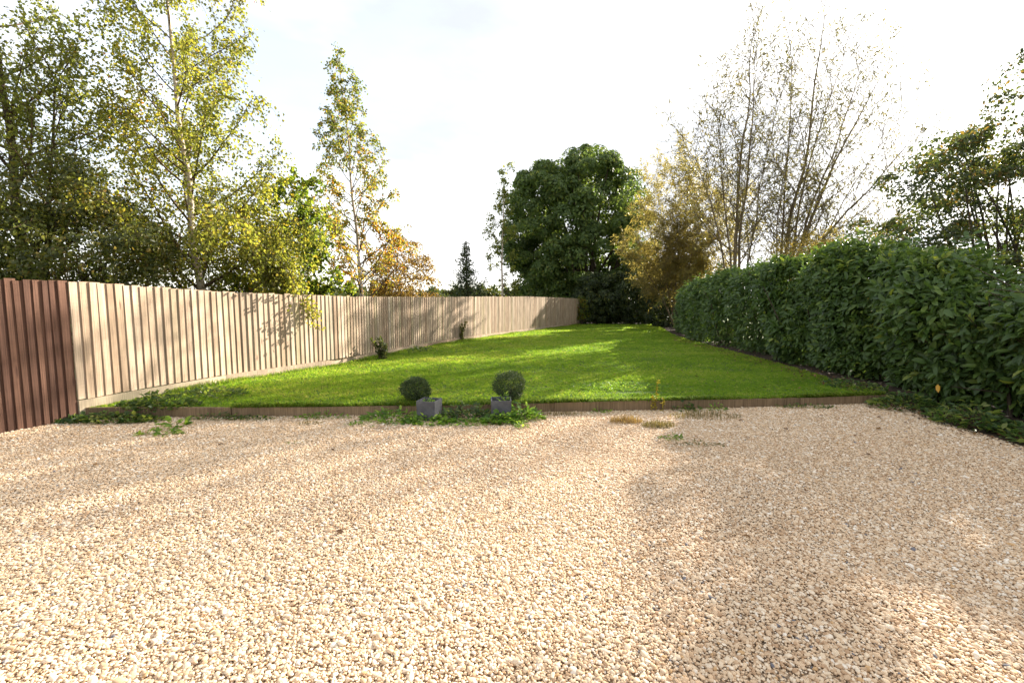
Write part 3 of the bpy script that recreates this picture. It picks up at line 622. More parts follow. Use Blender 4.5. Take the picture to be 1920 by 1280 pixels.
weed('creeping_ivy', 'dark green creeper trailing from the brown fence along the plank edging', (-5.75, 6.36, 0), 560, .80, .13, .065, .75, M['leaf_ivy'], 61, cat='creeper', elong=(1.0, .22))
weed('creeping_ivy', 'yellow-green creeper mound spilling over the edging by the pale fence', (-5.30, 6.75, .10), 620, .62, .26, .065, .75, M['leaf_ivy'], 62, cat='creeper', elong=(1.0, .38))
weed('creeping_ivy', 'creeper trailing over the grass along the foot of the pale fence', (-5.05, 7.55, .12), 420, .75, .14, .06, .75, M['leaf_ivy'], 63, cat='creeper', elong=(.8, .55))
weed('leafy_weed', 'pale green broad weed on the gravel beside the left edging', (-4.62, 6.10, 0), 30, .14, .09, .10, .5, W, 64)
weed('leafy_weed', 'flat green weed lying on open gravel near the broad weed', (-4.55, 5.72, 0), 40, .22, .035, .09, .4, W, 65, elong=(1.2, .5))
weed('leafy_weed', 'dull weeds growing at the foot of the left edging plank', (-4.25, 6.46, 0), 170, .40, .10, .05, .4, M['leaf_ivy'], 66, elong=(1.2, .2))
grass_clump('grass_tuft', 'short wispy green grass tuft on gravel below the left edging', (-2.85, 6.24, 0), 190, .22, .06, M['dull_grass'], 67, (1.0, .4))
grass_clump('grass_tuft', 'tiny green grass tuft alone on the open gravel', (-2.62, 5.36, 0), 90, .10, .04, M['edge_grass'], 68, (1.2, .6))
grass_clump('grass_tuft', 'straw coloured dry grass tuft on the gravel', (1.62, 6.33, 0), 420, .24, .15, M['dry_grass'], 69, (1.0, .5))
grass_clump('grass_tuft', 'grey-green grass tuft beside the straw coloured tuft', (2.0, 6.10, 0), 380, .24, .14, M['dull_grass'], 70, (1.0, .5))
grass_clump('grass_tuft', 'wide brownish dry grass patch below the right edging', (2.85, 6.62, 0), 420, .46, .15, M['dull_grass'], 71, (1.2, .5))
grass_clump('grass_tuft', 'thin brown grass at the edging right of the planters', (.62, 6.72, 0), 300, .40, .10, M['dull_grass'], 72, (1.2, .22))
weed('leafy_weed', 'small dark green weed on gravel below the grey-green tuft', (1.97, 5.52, 0), 46, .12, .05, .05, .45, W, 73, elong=(1.2, .7))
weed('leafy_weed', 'dark withered sprig lying flat on the gravel', (2.22, 5.27, 0), 60, .20, .04, .045, .3, M['leaf_hazel'], 74, elong=(1.6, .35))
weed('leafy_weed', 'round-leaved weed climbing the right edging plank', (2.72, 6.98, 0), 60, .20, .15, .06, .7, M['leaf_ivy'], 75, elong=(1.2, .3))
weed('leafy_weed', 'small green weed leaning on the right edging plank', (3.20, 6.98, 0), 36, .12, .15, .055, .6, W, 76, elong=(1.2, .3))
weed('leafy_weed', 'dense dark weeds in the soil where the edging meets the hedge', (6.25, 7.1, .03), 520, .52, .26, .08, .5, M['leaf_ivy'], 77, elong=(1.0, .6))
weed('leafy_weed', 'leafy green weeds under the laurel hedge beside the gravel', (6.3, 6.15, .03), 480, .50, .30, .09, .5, M['leaf_ivy'], 78, elong=(.8, 1.0))
weed('leafy_weed', 'dark weeds along the hedge foot at the gravel edge', (6.35, 5.2, .03), 480, .52, .30, .09, .5, M['leaf_ivy'], 79, elong=(.7, 1.2))
weed('leafy_weed', 'dark trailing weeds on the lawn beneath the laurel hedge', (6.25, 8.2, LZ), 300, .55, .16, .07, .6, M['leaf_ivy'], 80, elong=(.7, 1.2))
weed('leafy_weed', 'dark clover patch in the lawn behind the yellow stalk', (1.95, 8.2, LZ + .02), 620, .75, .05, .035, .8, W, 81, elong=(1.2, .5), stem=False, npts=4)
weed('leafy_weed', 'weeds tufted against the pale fence right of the leafy shrub', (-2.95, 14.4, LZ), 260, .7, .16, .07, .4, M['leaf_ivy'], 82, elong=(.5, 1.2))

weed('leafy_weed', 'low green weeds at the edging foot left of the weedy planters', (-2.75, 6.52, 0), 120, .34, .10, .05, .45, W, 83, elong=(1.3, .2))
weed('leafy_weed', 'clover-like weeds in the joint of the left edging planks', (-3.75, 6.44, 0), 90, .25, .09, .045, .6, M['leaf_ivy'], 84, elong=(1.3, .22))
weed('leafy_weed', 'small weeds at the edging foot near the hedge end', (4.7, 7.16, 0), 110, .36, .08, .05, .45, M['leaf_ivy'], 85, elong=(1.3, .2))
weed('leafy_weed', 'tiny green weed beside the round-leaved edging weed', (1.35, 6.86, 0), 40, .14, .08, .045, .5, W, 86, elong=(1.2, .4))
grass_clump('grass_tuft', 'tall loose grass round the smaller box ball', (-1.62, 6.92, LZ), 360, .34, .17, M['edge_grass'], 87, (1.2, .5))
grass_clump('grass_tuft', 'tall loose grass between the two box balls', (-.72, 6.92, LZ), 520, .50, .16, M['edge_grass'], 88, (1.1, .35))
grass_clump('grass_tuft', 'tall loose grass right of the larger box ball', (.38, 7.02, LZ), 300, .34, .14, M['edge_grass'], 89, (1.1, .35))
# yellow flower stalk at the edging
rng = np.random.default_rng(90); root = empty('yellow_stalk', (2.25, 6.96, 0)); tag(root, 'tall thin yellow-leaved weed stalk rising in front of the edging', 'weed')
mb = MB(); LP, LD = [], []
for sx, hh in ((0, .50), (-.07, .26), (.10, .22)):
    Q = path((sx, rng.normal() * .02, -.01), (sx * .3, -.05, 1), hh, 7, rng, (0, 0, .2), .05); mb.tube(Q, np.linspace(.005, .002, 8), 5)
    for t in np.linspace(.1, .97, int(110 * hh)):
        q, d = along(Q, t); LP.append(q); LD.append(unit(rng.normal(size=3)) + np.array([0, 0, .6]))
mb.build('stem', M['leaf_stalk'], root); LP = np.array(LP)
leaves('foliage', LP, np.array(LD), .055 * rng.uniform(.5, 1.2, len(LP)), .35, M['leaf_stalk'], rng, root)

# long grass along the pale fence and behind the edging
for lab, pts, dens_, ht, off, sd in (('taller grass left unmown along the foot of the pale fence', FENCE[1:], 60, .12, .10, 93), ('long grass hanging over the plank edging of the lawn', EDGE[1:], 120, .12, -.030, 94)):
    rng = np.random.default_rng(sd); q, s = resample(pts, 1 / dens_ / 3); V, F = [], []
    for k in range(len(q)):
        i0 = min(k + 1, len(q) - 1); d = unit(q[i0] - q[i0-1]); nrm_ = np.array([d[1], -d[0]]); b2_ = q[k] + nrm_ * (off + abs(rng.normal()) * (.07 if off > 0 else -.05)) 
        thin = .5 + .5 * math.sin(s[k] * 2.1) * math.sin(s[k] * .83 + 1)
        if rng.random() > .35 + thin: continue
        for _ in range(3):
            b = np.array([*b2_, LZ]) + np.array([rng.normal() * .015, rng.normal() * .015, 0]); az = rng.uniform(0, 6.28); dd = np.array([math.cos(az), math.sin(az) - (.9 if off < 0 else 0), 0]); w = np.array([-dd[1], dd[0], 0]) * .0035
            h = ht * rng.uniform(.45, 1.2) * (.6 + .5 * thin); m1 = b + dd * h * .2 + np.array([0, 0, h * .6]); t = b + dd * h * .7 + np.array([0, 0, h * (.8 if off > 0 else rng.uniform(.15, .85))])
            i = len(V); V += [b - w, b + w, m1 - w * .8, m1 + w * .8, t]; F += [(i, i+1, i+3), (i, i+3, i+2), (i+2, i+3, i+4)]
    o = link('long_grass', np_mesh('long_grass', np.array(V), np.array(F), M['edge_grass'], {'rnd': np.repeat(rng.random(len(V) // 5), 3)})); tag(o, lab, 'grass', kind='stuff')

# young shrubs in front of the fence
def young_shrub(label, loc, h, spread, n, size, mat, seed, nstem):
    rng = np.random.default_rng(seed); root = empty('young_shrub', loc); tag(root, label, 'shrub'); mb = MB(); LP, LD = [], []
    for k in range(nstem):
        Q = path((rng.normal() * .04, rng.normal() * .04, -.02), (rng.normal() * spread, rng.normal() * spread * .7, 1), h * rng.uniform(.55, 1.05), 8, rng, (0, 0, .5), .10); mb.tube(Q, np.linspace(.009, .003, 9), 5)
        for t in rng.random(n // nstem) ** .9:
            q, d = along(Q, .08 + .91 * t); LP.append(q + rng.normal(size=3) * .02); LD.append(unit(rng.normal(size=3)) + np.array([0, 0, .5]))
    mb.build('stems', M['twig'], root); LP = np.array(LP); leaves('foliage', LP, np.array(LD), size * rng.uniform(.6, 1.25, len(LP)), .36, mat, rng, root, npts=7)
young_shrub('young leafy shrub with upright stems before the sunlit pale fence', (-3.52, 12.35, LZ), .62, .35, 420, .10, M['leaf_thorn'], 101, 9)
young_shrub('thin dark climbing shrub standing against the shaded part of the fence', (-2.02, 18.05, LZ), 1.10, .10, 420, .085, M['leaf_hazel'], 102, 6)

# ------------------------------------------------------------------ laurel hedge
rng = np.random.default_rng(200)
def hedge_face(y): return np.interp(y, [-4, 3, 5, 6.5, 8, 10, 13, 18, 22, 25.5], [6.75, 6.70, 6.62, 6.62, 6.66, 6.85, 7.02, 7.2, 7.85, 8.9])
def hedge_top(y): return np.interp(y, [-4, 3, 5.5, 6.4, 7.2, 8, 9.2, 10.3, 11.2, 12, 13.2, 14.6, 16.5, 19, 22, 25.5], [2.0, 1.9, 1.82, 1.92, 2.10, 2.34, 2.72, 2.90, 2.62, 2.66, 2.90, 2.66, 2.80, 2.62, 2.3, 1.5])
hroot = empty('laurel_hedge', (7.4, 9.0, 0)); tag(hroot, 'tall glossy dark green laurel hedge along the lawn and gravel', 'hedge'); hb = np.array([7.4, 9.0, 0])
ns = 17000                                                # shoots, each with a whorl of leaves
u = rng.random(ns); sy = np.where(u < .10, rng.uniform(-4, 4.5, ns), np.where(u < .66, rng.uniform(4.5, 13, ns), rng.uniform(13, 25.5, ns)))
top = hedge_top(sy); dep = rng.beta(.9, 2.4, ns) * 1.5; zz = .10 + (top - .10) * rng.random(ns) ** .92
ontop = rng.random(ns) < .17; zz = np.where(ontop, top - rng.random(ns) ** 2 * .35, zz); dep = np.where(ontop, rng.random(ns) * 1.5, dep)
Q = np.stack([np.zeros(ns), sy, zz], 1)
bulge = -.06 + .26 * wob(Q, .9, 66) + .20 * wob(Q, 1.7, 61) + .15 * wob(Q, 3.6, 62) + .22 * np.clip((zz - .9) / 1.2, -1, 1) * -1 * .55
roundt = .45 * np.clip((zz - (top - .55)) / .55, 0, 1) ** 2 + .30 * np.clip((.55 - zz) / .55, 0, 1)
lobe = np.abs(np.sin((sy - 10.95 + .25 * np.sin(zz * 2.1)) * math.pi / 2.15)) ** .6          # one lobe for each laurel bush, deep grooves between
sx = hedge_face(sy) + bulge + roundt + dep + .42 * (1 - lobe)
zz = np.where(zz > top - .6, zz - .30 * (1 - lobe) ** 1.3, zz)
zz = zz + np.where(ontop & (rng.random(ns) < .12), rng.uniform(.08, .34, ns), 0)
zz = zz + np.where(zz > top - .5, .22 * wob(Q, 2.6, 64) + .14 * wob(Q, 8, 65), 0)
S0 = np.stack([sx, sy, zz], 1); outd = unit(np.stack([-np.ones(ns) * np.where(ontop, .25, 1), rng.normal(0, .5, ns) - .15, rng.normal(.45, .4, ns) + ontop * .9], 1))
LP, LD, LN = [], [], []
for k in range(5):
    az = rng.uniform(0, 6.28, ns); a1 = unit(np.cross(outd, np.array([0, 0, 1.0]) + rng.normal(size=(ns, 3)) * .1)); a2 = np.cross(outd, a1)
    sd = a1 * np.cos(az)[:, None] + a2 * np.sin(az)[:, None]
    LP.append(S0 - outd * (.035 * k) + sd * .01); LD.append(outd * (.55 - .10 * k) + sd * .85 + np.array([0, 0, -.20]) + rng.normal(size=(ns, 3)) * .15); LN.append(outd * .8 + np.array([0, -.1, .45]) + rng.normal(size=(ns, 3)) * .25)
LP, LD, LN = map(np.concatenate, (LP, LD, LN))
size = .160 * rng.uniform(.65, 1.25, len(LP)); top_lift = np.clip((S0[:, 2] - (top - .35)) / .35, 0, 1) * .28 * rng.random(ns); shoot_r = np.tile(np.clip(rng.beta(2, 2.6, ns) + top_lift, 0, 1), 5); rnd = np.clip(shoot_r + rng.normal(0, .14, len(LP)), 0, 1)  # leaf tone gets lighter towards the hedge top
drop = (LP[:, 2] < .06); LP, LD, LN, size, rnd = (x[~drop] for x in (LP, LD, LN, size, rnd))
# the largest-showing leaves, near the drive and on the outside, are single leaf parts
face_d = LP[:, 0] - hedge_face(LP[:, 1]); cand = np.where((LP[:, 1] > 5.6) & (LP[:, 1] < 8.8) & (LP[:, 2] > .45) & (LP[:, 2] < 2.3))[0]
cand = cand[np.argsort(face_d[cand] - 1.2 * size[cand])][:298]
mask = np.ones(len(LP), bool); mask[cand] = False
fol = leaves('foliage', LP[mask] - hb, LD[mask], size[mask], .40, M['leaf_laurel'], rng, hroot, npts=7, rnd=rnd[mask], nrm=LN[mask], fold=.20); fol["kind"] = "stuff"
lm = []
for k in range(8):
    V, F, kk = leaf_arrays(np.zeros((1, 3)), np.array([[1.0, 0, 0]]), 1.0, .40 + .03 * (k % 3), np.random.default_rng(k), .20 + .05 * (k % 2), 7, np.array([[0, 0, 6.0]]))
    lm.append(np_mesh('leaf', V, F, M['leaf_laurel'], {'rnd': np.full(len(F), (.15, .3, .4, .5, .55, .65, .8, .93)[k])}))
def put_leaf(p, d, nn, s, me):
    x = Vector(d).normalized(); z = (Vector(nn) - x * x.dot(Vector(nn))).normalized(); y = z.cross(x)
    o = link('leaf', me, hroot); mt_ = Matrix((x, y, z)).transposed().to_4x4() @ Matrix.Scale(s, 4); mt_.translation = Vector(p - hb); o.matrix_local = mt_; return o
for i in cand: put_leaf(LP[i] - np.array([.02, 0, 0]), LD[i], LN[i] + rng.normal(size=3) * .2, size[i] * 1.12, lm[int(np.clip(rnd[i] * 8, 0, 7))])
V, F, kk = leaf_arrays(np.zeros((1, 3)), np.array([[1.0, 0, 0]]), 1.0, .45, np.random.default_rng(3), .2, 7, np.array([[0, 0, 6.0]]))
ylm = np_mesh('leaf_yellow', V, F, M['leaf_yellow'], {'rnd': np.full(len(F), .5)})
yo = put_leaf(np.array([6.52, 6.88, .44]), (-.2, -.3, -.8), (-.7, -.7, .1), .13, ylm); yo["label"] = "bright yellow dying leaf"
mb = MB()
for y_ in np.arange(-3.5, 25.4, .42):
    for k in range(2):
        b = np.array([hedge_face(y_) + .75 + rng.normal() * .12, y_ + rng.normal() * .12, 0]); t_ = b + np.array([rng.normal() * .4, rng.normal() * .3, hedge_top(y_) * rng.uniform(.7, .95)])
        mb.tube(np.linspace(b, t_, 5) - hb + rng.normal(size=(5, 3)) * .03, np.linspace(.03, .008, 5), 5)
    for k in range(6):
        b = np.array([hedge_face(y_) + .75, y_, rng.uniform(.3, 2.0)]); t_ = b + np.array([-rng.uniform(.3, .75), rng.normal() * .3, rng.uniform(.05, .45)]); mb.tube(np.linspace(b, t_, 4) - hb, np.linspace(.012, .004, 4), 4)
mb.build('stems', M['bark'], hroot, True)

# dead leaves under the hedge
rng = np.random.default_rng(210); n_ = 1500; y_ = rng.uniform(4.2, 20, n_); x_ = hedge_face(y_) - .45 + rng.normal(0, .28, n_)
zz = np.where((y_ > 7.6), LZ + .02, .03); P = np.stack([x_, y_, zz], 1)
o = leaves('leaf_litter', P, np.stack([rng.normal(size=n_), rng.normal(size=n_), rng.normal(0, .25, n_)], 1), .07 * rng.uniform(.5, 1.3, n_), .5, M['dead_leaf'], rng, None, nrm=np.tile([0, 0, 2.0], (n_, 1)))
tag(o, 'brown fallen leaves littering the soil beneath the laurel hedge', 'leaf litter', kind='stuff')
# single fallen leaves on gravel and lawn
rng = np.random.default_rng(211); fm = []
for k in range(4):
    V, F, kk = leaf_arrays(np.zeros((1, 3)), np.array([[1.0, 0, 0]]), 1.0, .55, np.random.default_rng(k + 7), .3, 7, np.array([[0, 0, 6.0]])); fm.append(np_mesh('fallen_leaf', V, F, M['dead_leaf'], {'rnd': np.full(len(F), (.1, .4, .7, .95)[k])}))
spots = [(-3.45, 5.22), (-3.0, 4.35), (-4.3, 4.6), (-.9, 3.9), (-1.3, 3.2), (.45, 5.6), (1.1, 4.4), (2.9, 5.5), (3.6, 5.9), (4.3, 5.6), (4.9, 5.9), (5.3, 6.4), (3.9, 4.9), (2.6, 3.9), (4.6, 6.6), (-4.9, 5.3), (-2.0, 5.0), (3.2, 6.3), (1.7, 3.1), (-2.6, 2.9)]
for i, (x, y) in enumerate(spots):
    o = link('fallen_leaf', fm[i % 4]); o.location = (x, y, .024); o.rotation_euler = (rng.normal() * .2, rng.normal() * .2, rng.uniform(0, 6.28)); s = rng.uniform(.04, .075); o.scale = (s, s, s)
    tag(o, 'small curled brown fallen leaf lying loose on the gravel', 'leaf', 'fallen leaves on the gravel')

for i in range(26):
    x, y = rng.uniform(-3.6, 5.6), rng.uniform(7.2, 13.5)
    if x < -3.2 and y > 11.5: continue
    o = link('fallen_leaf', fm[i % 4]); o.location = (x, y, LZ + .035); o.rotation_euler = (rng.normal() * .35, rng.normal() * .35, rng.uniform(0, 6.28)); s = rng.uniform(.045, .085); o.scale = (s, s, s)
    tag(o, 'small brown fallen leaf caught in the short lawn grass', 'leaf', 'fallen leaves on the lawn')
# ------------------------------------------------------------------ trees beyond the fence
B = np.array
# tall silver birch
base = (-6.95, 10.5, -.03)
tree('birch_tree', 'tall yellowing birch with drooping twigs hanging over the pale fence', base, [[base, (-7.15, 10.5, 3), (-7.4, 10.5, 6), (-7.5, 10.4, 11.6)]],
     dict(n=54, t0=.14, ang=lambda f: 64 - 26 * f, len=lambda f: 3.0 * (1 - .52 * f), pull=(0, 0, .25)), dict(per_m=12, len=.8, pull=(0, 0, -1.5), g0=.15),
     dict(per=36, size=.068, wr=.82, jit=.07, droop=(0, 0, -.55), gap=.25), (M['birch_bark'], M['twig'], M['leaf_birch']), 301, .11,
     extra=[((-6.1, 10.6, 3.1), (.75, -.1, -.1), 1.95, (0, -.1, -1.9), 12), ((-6.3, 10.2, 3.4), (.5, -.5, .0), 1.6, (0, 0, -1.2), 5), ((-6.9, 10.5, 3.6), (1, .3, .3), 2.6, (0, 0, -.9), 7), ((-7.0, 10.5, 2.6), (1, .5, .2), 2.4, (0, 0, -.5), 6), ((-7.0, 10.5, 2.8), (-.9, .0, .3), 2.2, (0, 0, -.5), 5)])
# full tree at the far left
base = (-9.6, 9.0, -.03)
tree('leafy_tree', 'dense green tree rising beyond the brown fence section', base, [[base, (-9.6, 9.0, 3), (-9.8, 9.1, 6), (-10.0, 9.1, 11.2)], [(-9.6, 9.1, .4), (-9.2, 9.2, 3), (-8.9, 9.3, 6.2)]],
     dict(n=40, t0=.12, ang=lambda f: 66 - 30 * f, len=lambda f: 2.6 * (1 - .55 * f), pull=(0, 0, .45)), dict(per_m=9.0, len=.75, pull=(0, 0, -.5), g0=.15),
     dict(per=21, size=.074, wr=.72, jit=.06, droop=(0, 0, -.45), gap=.2), (M['bark'], M['twig'], M['leaf_left']), 302, (.14, .10))
bush('hazel_shrub', 'dark shady hazel shrub behind the brown fence under the dense tree', (-8.2, 8.9, 0), (-8.2, 8.9, 2.3), (1.7, 1.1, 1.9), 110, .45, 19000, .075, .7, M['leaf_hazel'], 303, stems=6)
bush('hawthorn_shrub', 'dark hawthorn shrub behind the pale fence below the tall birch', (-7.6, 11.6, 0), (-7.4, 11.6, 2.2), (1.6, 1.0, 1.6), 90, .42, 11000, .06, .7, M['leaf_left'], 304, stems=6)
# field maple with large light leaves
base = (-6.35, 12.9, -.03)
tree('maple_tree', 'small bright yellow-green maple between the two birches', base, [[base, (-6.3, 12.9, 2.4), (-6.2, 12.8, 4.6)], [base, (-6.0, 12.7, 2), (-5.6, 12.6, 3.6)]],
     dict(n=30, t0=.15, ang=lambda f: 66 - 22 * f, len=lambda f: 1.9 * (1 - .5 * f), pull=(0, 0, .2)), dict(per_m=5, len=.55, pull=(0, 0, -.5), g0=.2),
     dict(per=30, size=.105, wr=.95, jit=.05, droop=(0, 0, -.4), gap=.15), (M['bark'], M['twig'], M['leaf_maple']), 305, (.06, .05))
# slim birch
base = (-4.95, 15.3, -.03)
tree('birch_tree', 'slim young birch with pale trunk and thin orange lower leaves', base, [[base, (-5.1, 15.3, 3), (-5.3, 15.3, 6), (-5.55, 15.3, 9.4)]],
     dict(n=48, t0=.18, ang=lambda f: 62 - 30 * f, len=lambda f: float(np.interp(f, [0, .3, .6, .75, 1], [2.3, 2.1, 2.1, 1.35, .3])), pull=(0, 0, .35)), dict(per_m=5.0, len=.6, pull=(0, 0, -1.6), g0=.2),
     dict(per=42, size=.078, wr=.80, jit=.05, droop=(0, 0, -.6), gap=.30, low_yellow=.55, low_h=7.0), (M['birch_bark'], M['twig'], M['leaf_slim']), 306, .085,
     extra=[((-5.1, 15.3, 4.4), (1, 0, .5), 2.0, (0, 0, -1.4), 3)])
bush('copper_shrub', 'rusty brown leaved shrub behind the fence at the slim birch foot', (-4.15, 17.5, 0), (-4.25, 17.5, 2.35), (1.45, 1.1, 1.7), 110, .36, 13500, .085, .6, M['leaf_copper'], 307, stems=8, hollow=.35)
# young conifer
rng = np.random.default_rng(310); root = empty('conifer_tree', (-2.85, 28.5, 0)); tag(root, 'small dark pointed conifer standing beyond the fence', 'tree'); mb = MB(); mt = MB(); mt.tube([(0, 0, -.1), (0, 0, 2.5), (.05, 0, 5.4)], [.11, .07, .01], 8); P, D = [], []
for k in range(120):
    f = (k + rng.random()) / 120; z_ = .6 + 4.7 * f; az = k * 2.4; ln = 2.1 * (1 - f) ** 1.2 * rng.uniform(.35, 1.3) + .06; Q = path((0, 0, z_), (math.cos(az), math.sin(az), .12), ln, 6, rng, (0, 0, .35), .06); mb.tube(Q, np.linspace(.02, .004, 7), 4)
    for t in rng.random(int(42 * ln) + 8): q, d = along(Q, min(t, .99)); P.append(q + rng.normal(size=3) * .06); D.append(d * .7 + rng.normal(size=3) * .6 + B([0, 0, -.2]))
mt.build('trunk', M['bark'], root, True); mb.build('branches', M['twig'], root, True); leaves('crown', np.array(P), np.array(D), .19 * rng.uniform(.6, 1.2, len(P)), .32, M['leaf_back'], rng, root)
# sparse thin birch beside the big tree
base = (-.75, 31.0, -.03)
tree('birch_tree', 'sparse thin birch just beside the big dark round tree', base, [[base, (-.7, 31, 4), (-.6, 31, 7), (-.6, 31, 10.3)]],
     dict(n=22, t0=.14, ang=lambda f: 60 - 26 * f, len=lambda f: 1.9 * (1 - .62 * f), pull=(0, 0, .3)), dict(per_m=4.5, len=.8, pull=(0, 0, -1.2), g0=.25),
     dict(per=30, size=.15, wr=.7, jit=.07, droop=(0, 0, -.5), gap=.3), (M['birch_bark'], M['twig'], M['leaf_left']), 311, .10)
# big dark tree
bush('broadleaf_tree', 'big dense dark green round tree at the end of the fence', (6.2, 37.0, 0), (4.9, 37.0, 6.7), (5.1, 4.6, 5.9), 420, .80, 110000, .27, .55, M['leaf_dark'], 312, cat='tree', zmin=1.6, stems=9, trunk_r=.30, hollow=.55, lump=.15, boxy=2.8,
     ext=[(5.8, 37, 13.6), (6.1, 37, 13.0), (7.2, 36.5, 12.9), (1.6, 36.5, 4.0), (1.2, 36.5, 5.2), (.9, 36.5, 6.2), (2.0, 36, 3.0), (9.5, 37, 11.5), (10.3, 37, 10.0), (4.0, 36, 2.6), (6.5, 35.5, 2.4), (8.5, 35, 2.6)])
# golden willow
base = (9.5, 26.2, -.03); rng = np.random.default_rng(320)
stems = [[base, tuple(B(base) + B([dx * .35, dy * .35, h * .45])), tuple(B(base) + B([dx, dy, h]))] for dx, dy, h in ((-2.2, -.3, 7.0), (-1.4, .6, 8.8), (-.5, -.5, 9.3), (.6, .4, 9.0), (1.6, -.3, 8.2), (-2.9, -.8, 4.6), (2.6, .3, 7.4), (3.0, -.4, 5.2), (-1.0, -1.4, 6.2), (.6, -1.3, 6.0))]
tree('willow_tree', 'bushy olive-gold willow between the big dark tree and the hedge', base, stems,
     dict(n=16, t0=.30, ang=lambda f: 44 - 8 * f, len=lambda f: 2.3 * (1 - .40 * f), pull=(0, 0, .1)), dict(per_m=8, len=.9, pull=(0, 0, -.6), g0=.15),
     dict(per=24, size=.20, wr=.21, jit=.07, droop=(0, 0, -.35), gap=.1, fwd=.8), (M['willow_bark'], M['willow_bark'], M['leaf_gold']), 321, .06)
# two tall airy willows
base = (9.9, 20.5, -.03)
stems = [[base, (9.9, 20.5, 5), (10.0, 20.5, 9), (10.4, 20.5, 13.6)], [(10.1, 20.6, 0), (10.2, 20.6, 4), (10.5, 20.6, 9), (10.6, 20.8, 12.6)], [(9.8, 20.4, 1.5), (8.9, 20.4, 5.5), (7.7, 20.3, 8.7)], [(9.9, 20.4, 2), (9.2, 20.3, 6.5), (8.7, 20.1, 10.6)], [(10.1, 20.6, 1), (10.9, 20.6, 6), (11.6, 20.6, 11.2)]]
sparse = dict(n=26, t0=.20, ang=lambda f: 52 - 14 * f, len=lambda f: 3.0 * (1 - .50 * f), pull=(0, 0, .7))
tree('willow_tree', 'tall thin willow with two straight stems and sparse leaves', base, stems, sparse, dict(per_m=5.0, len=1.05, pull=(0, 0, .15), g0=.12, tw=2.0),
     dict(per=5.5, size=.21, wr=.22, jit=.12, droop=(0, 0, -.25), gap=.35, fwd=.7), (M['willow_bark'], M['willow_bark'], M['leaf_willow']), 331, (.10, .085, .05, .05, .05))
base = (12.3, 21.0, -.03)
stems = [[base, (12.5, 21, 4), (13.2, 21, 9), (13.6, 21, 15.5)], [base, (13.2, 21, 4.5), (14.6, 21, 8.2), (16.6, 21, 12.2)], [base, (13.5, 20.8, 4.0), (15.6, 20.6, 6.4), (17.8, 20.5, 9.2)], [(12.1, 20.8, 0), (11.9, 20.8, 5), (12.1, 20.6, 9.2)], [base, (13.0, 21.2, 5), (13.8, 21.2, 9.5), (15.0, 21.2, 13.4)], [(12.4, 21, .5), (14.6, 20.8, 3.2), (16.8, 20.5, 5.0)], [base, (12.4, 21.3, 5), (12.7, 21.5, 10), (12.5, 21.5, 13.2)], [base, (13.4, 21.3, 5), (15.0, 21.5, 9.5), (16.0, 21.5, 13.0)], [(12.3, 21, .8), (13.9, 20.8, 4.4), (17.2, 20.6, 10.6)]]
tree('willow_tree', 'tall willow with many leaning stems fanned out above the hedge', base, stems, sparse, dict(per_m=5.0, len=1.05, pull=(0, 0, .15), g0=.12, tw=2.0),
     dict(per=5.5, size=.21, wr=.22, jit=.12, droop=(0, 0, -.25), gap=.35, fwd=.7), (M['willow_bark'], M['willow_bark'], M['leaf_willow']), 332, (.12, .11, .09, .06, .07, .06, .07, .07, .06))
bush('willow_scrub', 'low golden willow scrub growing behind the laurel hedge', (12.8, 18.2, 0), (12.6, 18.2, 2.4), (2.9, 1.2, 2.3), 120, .55, 24000, .17, .2, M['leaf_gold'], 333, stems=8, hollow=.4)
# thorn tree on the right
bush('hawthorn_tree', 'dark hawthorn tree leaning over the laurel hedge', (12.2, 10.8, 0), (13.2, 11.5, 3.9), (3.3, 2.7, 2.7), 220, .46, 60000, .088, .62, M['leaf_thorn'], 334, cat='tree', stems=10, trunk_r=.10, hollow=.45, lump=.3,
     ext=[(8.9, 10.2, 3.2), (9.2, 10.3, 3.9), (9.5, 10.4, 4.6), (9.9, 10.4, 3.0), (10.2, 10.5, 5.2), (10.9, 10.5, 6.0), (11.2, 10.5, 6.6), (11.6, 10.6, 7.2), (12.4, 10.8, 7.4), (9.0, 10.2, 2.7), (8.6, 10.2, 2.9), (9.4, 10.3, 5.0), (10.4, 10.4, 4.4)])
bush('hawthorn_tree', 'wide hawthorn tree beside the drive behind the near end of the hedge', (12.4, 5.6, 0), (12.2, 5.4, 3.6), (3.0, 2.4, 2.6), 120, .6, 18000, .11, .62, M['leaf_thorn'], 335, cat='tree', stems=8, trunk_r=.11, hollow=.45, lump=.3)
# shaded shrubs closing the far end of the lawn
bush('evergreen_shrub', 'dark evergreen shrub closing the lawn at the fence end', (5.9, 32.4, .1), (5.9, 32.4, 1.9), (1.5, 1.0, 1.9), 80, .42, 20000, .17, .5, M['leaf_back'], 341, zmin=.2)
bush('evergreen_shrub', 'dark ivy-clad shrub at the middle of the lawn end', (8.2, 31.8, .1), (8.5, 31.8, 2.1), (2.1, 1.0, 2.2), 110, .45, 20000, .17, .5, M['leaf_back'], 342, zmin=.2)
bush('evergreen_shrub', 'dark bramble thicket between the lawn end and laurel hedge', (9.6, 28.6, .1), (9.7, 28.8, 2.1), (1.4, 1.7, 2.3), 90, .42, 20000, .17, .5, M['leaf_back'], 343, zmin=.2)
bush('evergreen_shrub', 'low dark shrub filling the gap under the big tree', (7.0, 32.9, .1), (7.0, 32.9, 1.0), (2.4, .8, 1.1), 90, .4, 16000, .16, .5, M['leaf_back'], 345, zmin=.12)
bush('sun_patch_bush', 'yellow-leaved bush standing in for a patch of sun against the far fence end', (4.75, 30.95, .1), (4.75, 31.0, .95), (.42, .35, .95), 30, .2, 1500, .10, .6, M['leaf_maple'], 344, zmin=.15, stems=4)  # bright yellow leaf colour stands in for a patch of sunlight at the fence end

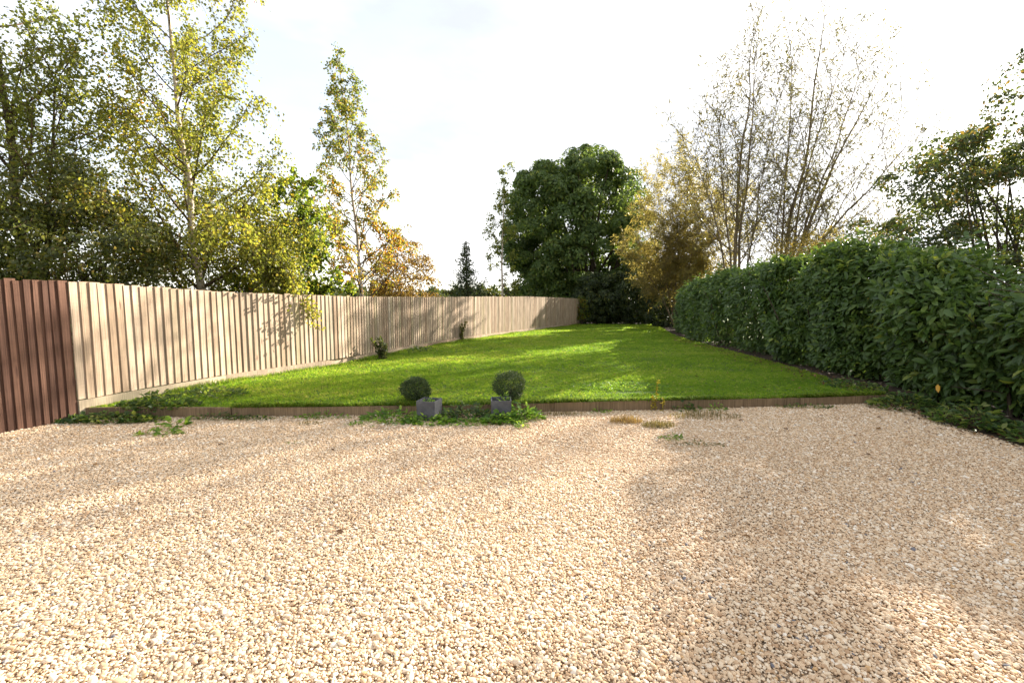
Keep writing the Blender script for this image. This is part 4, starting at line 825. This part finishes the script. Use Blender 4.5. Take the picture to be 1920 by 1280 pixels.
# ------------------------------------------------------------------ countryside beyond
rng = np.random.default_rng(400)
for lab, y0, x0, x1, hh, n_, s_, sd in (('overgrown green hedgerow crossing the field behind the fence', 46, -22, 16, 2.3, 26000, .30, 401), ('hedgerow with small trees farther off across the field', 120, -60, 40, 4.5, 20000, .85, 402)):
    r_ = np.random.default_rng(sd); X = r_.uniform(x0, x1, n_); A = np.stack([X, np.zeros(n_), np.zeros(n_)], 1); top = hh * (1 + .28 * wob(A, 9.0 / hh, sd) + .22 * wob(A, 3.0 / hh, sd + 1)); Z = top * r_.random(n_) ** .6; Y = y0 + r_.normal(0, .7 * hh / 2.3, n_)
    P = np.stack([X, Y, Z], 1); o = leaves('hedgerow', P, r_.normal(size=(n_, 3)), s_ * r_.uniform(.6, 1.3, n_), .6, M['leaf_far'], r_, None); tag(o, lab, 'hedgerow', kind='stuff')
n_ = 16000; r_ = np.random.default_rng(403); X = r_.uniform(-220, 160, n_); A = np.stack([X, 0*X, 0*X], 1); top = 9 * np.clip(.55 + .5 * wob(A, .12, 5) + .35 * wob(A, .5, 6), .1, 1.4); P = np.stack([X, 330 + r_.normal(0, 6, n_), top * r_.random(n_) ** .55], 1)
o = leaves('distant_wood', P, r_.normal(size=(n_, 3)), 2.6 * r_.uniform(.6, 1.3, n_), .7, M['leaf_far'], r_, None); tag(o, 'far-off line of trees low on the horizon', 'wood', kind='stuff')
gx = np.linspace(-900, 900, 61); gy = np.linspace(500, 1500, 12); XX, YY = np.meshgrid(gx, gy); tt = (YY - 500) / 1000
ZZ = -2 + 24 * np.sin(np.clip(tt * 1.6, 0, 1) * 1.57) * (.65 + .35 * np.sin(XX * .006 + 1) + .15 * np.sin(XX * .017))
V = np.stack([XX.ravel(), YY.ravel(), ZZ.ravel()], 1); F = np.array([(a_*61+b_, a_*61+b_+1, (a_+1)*61+b_+1, (a_+1)*61+b_) for a_ in range(11) for b_ in range(60)])
o = link('hills', np_mesh('hills', V, F, M['hill'], smooth=True)); o["kind"] = "structure"
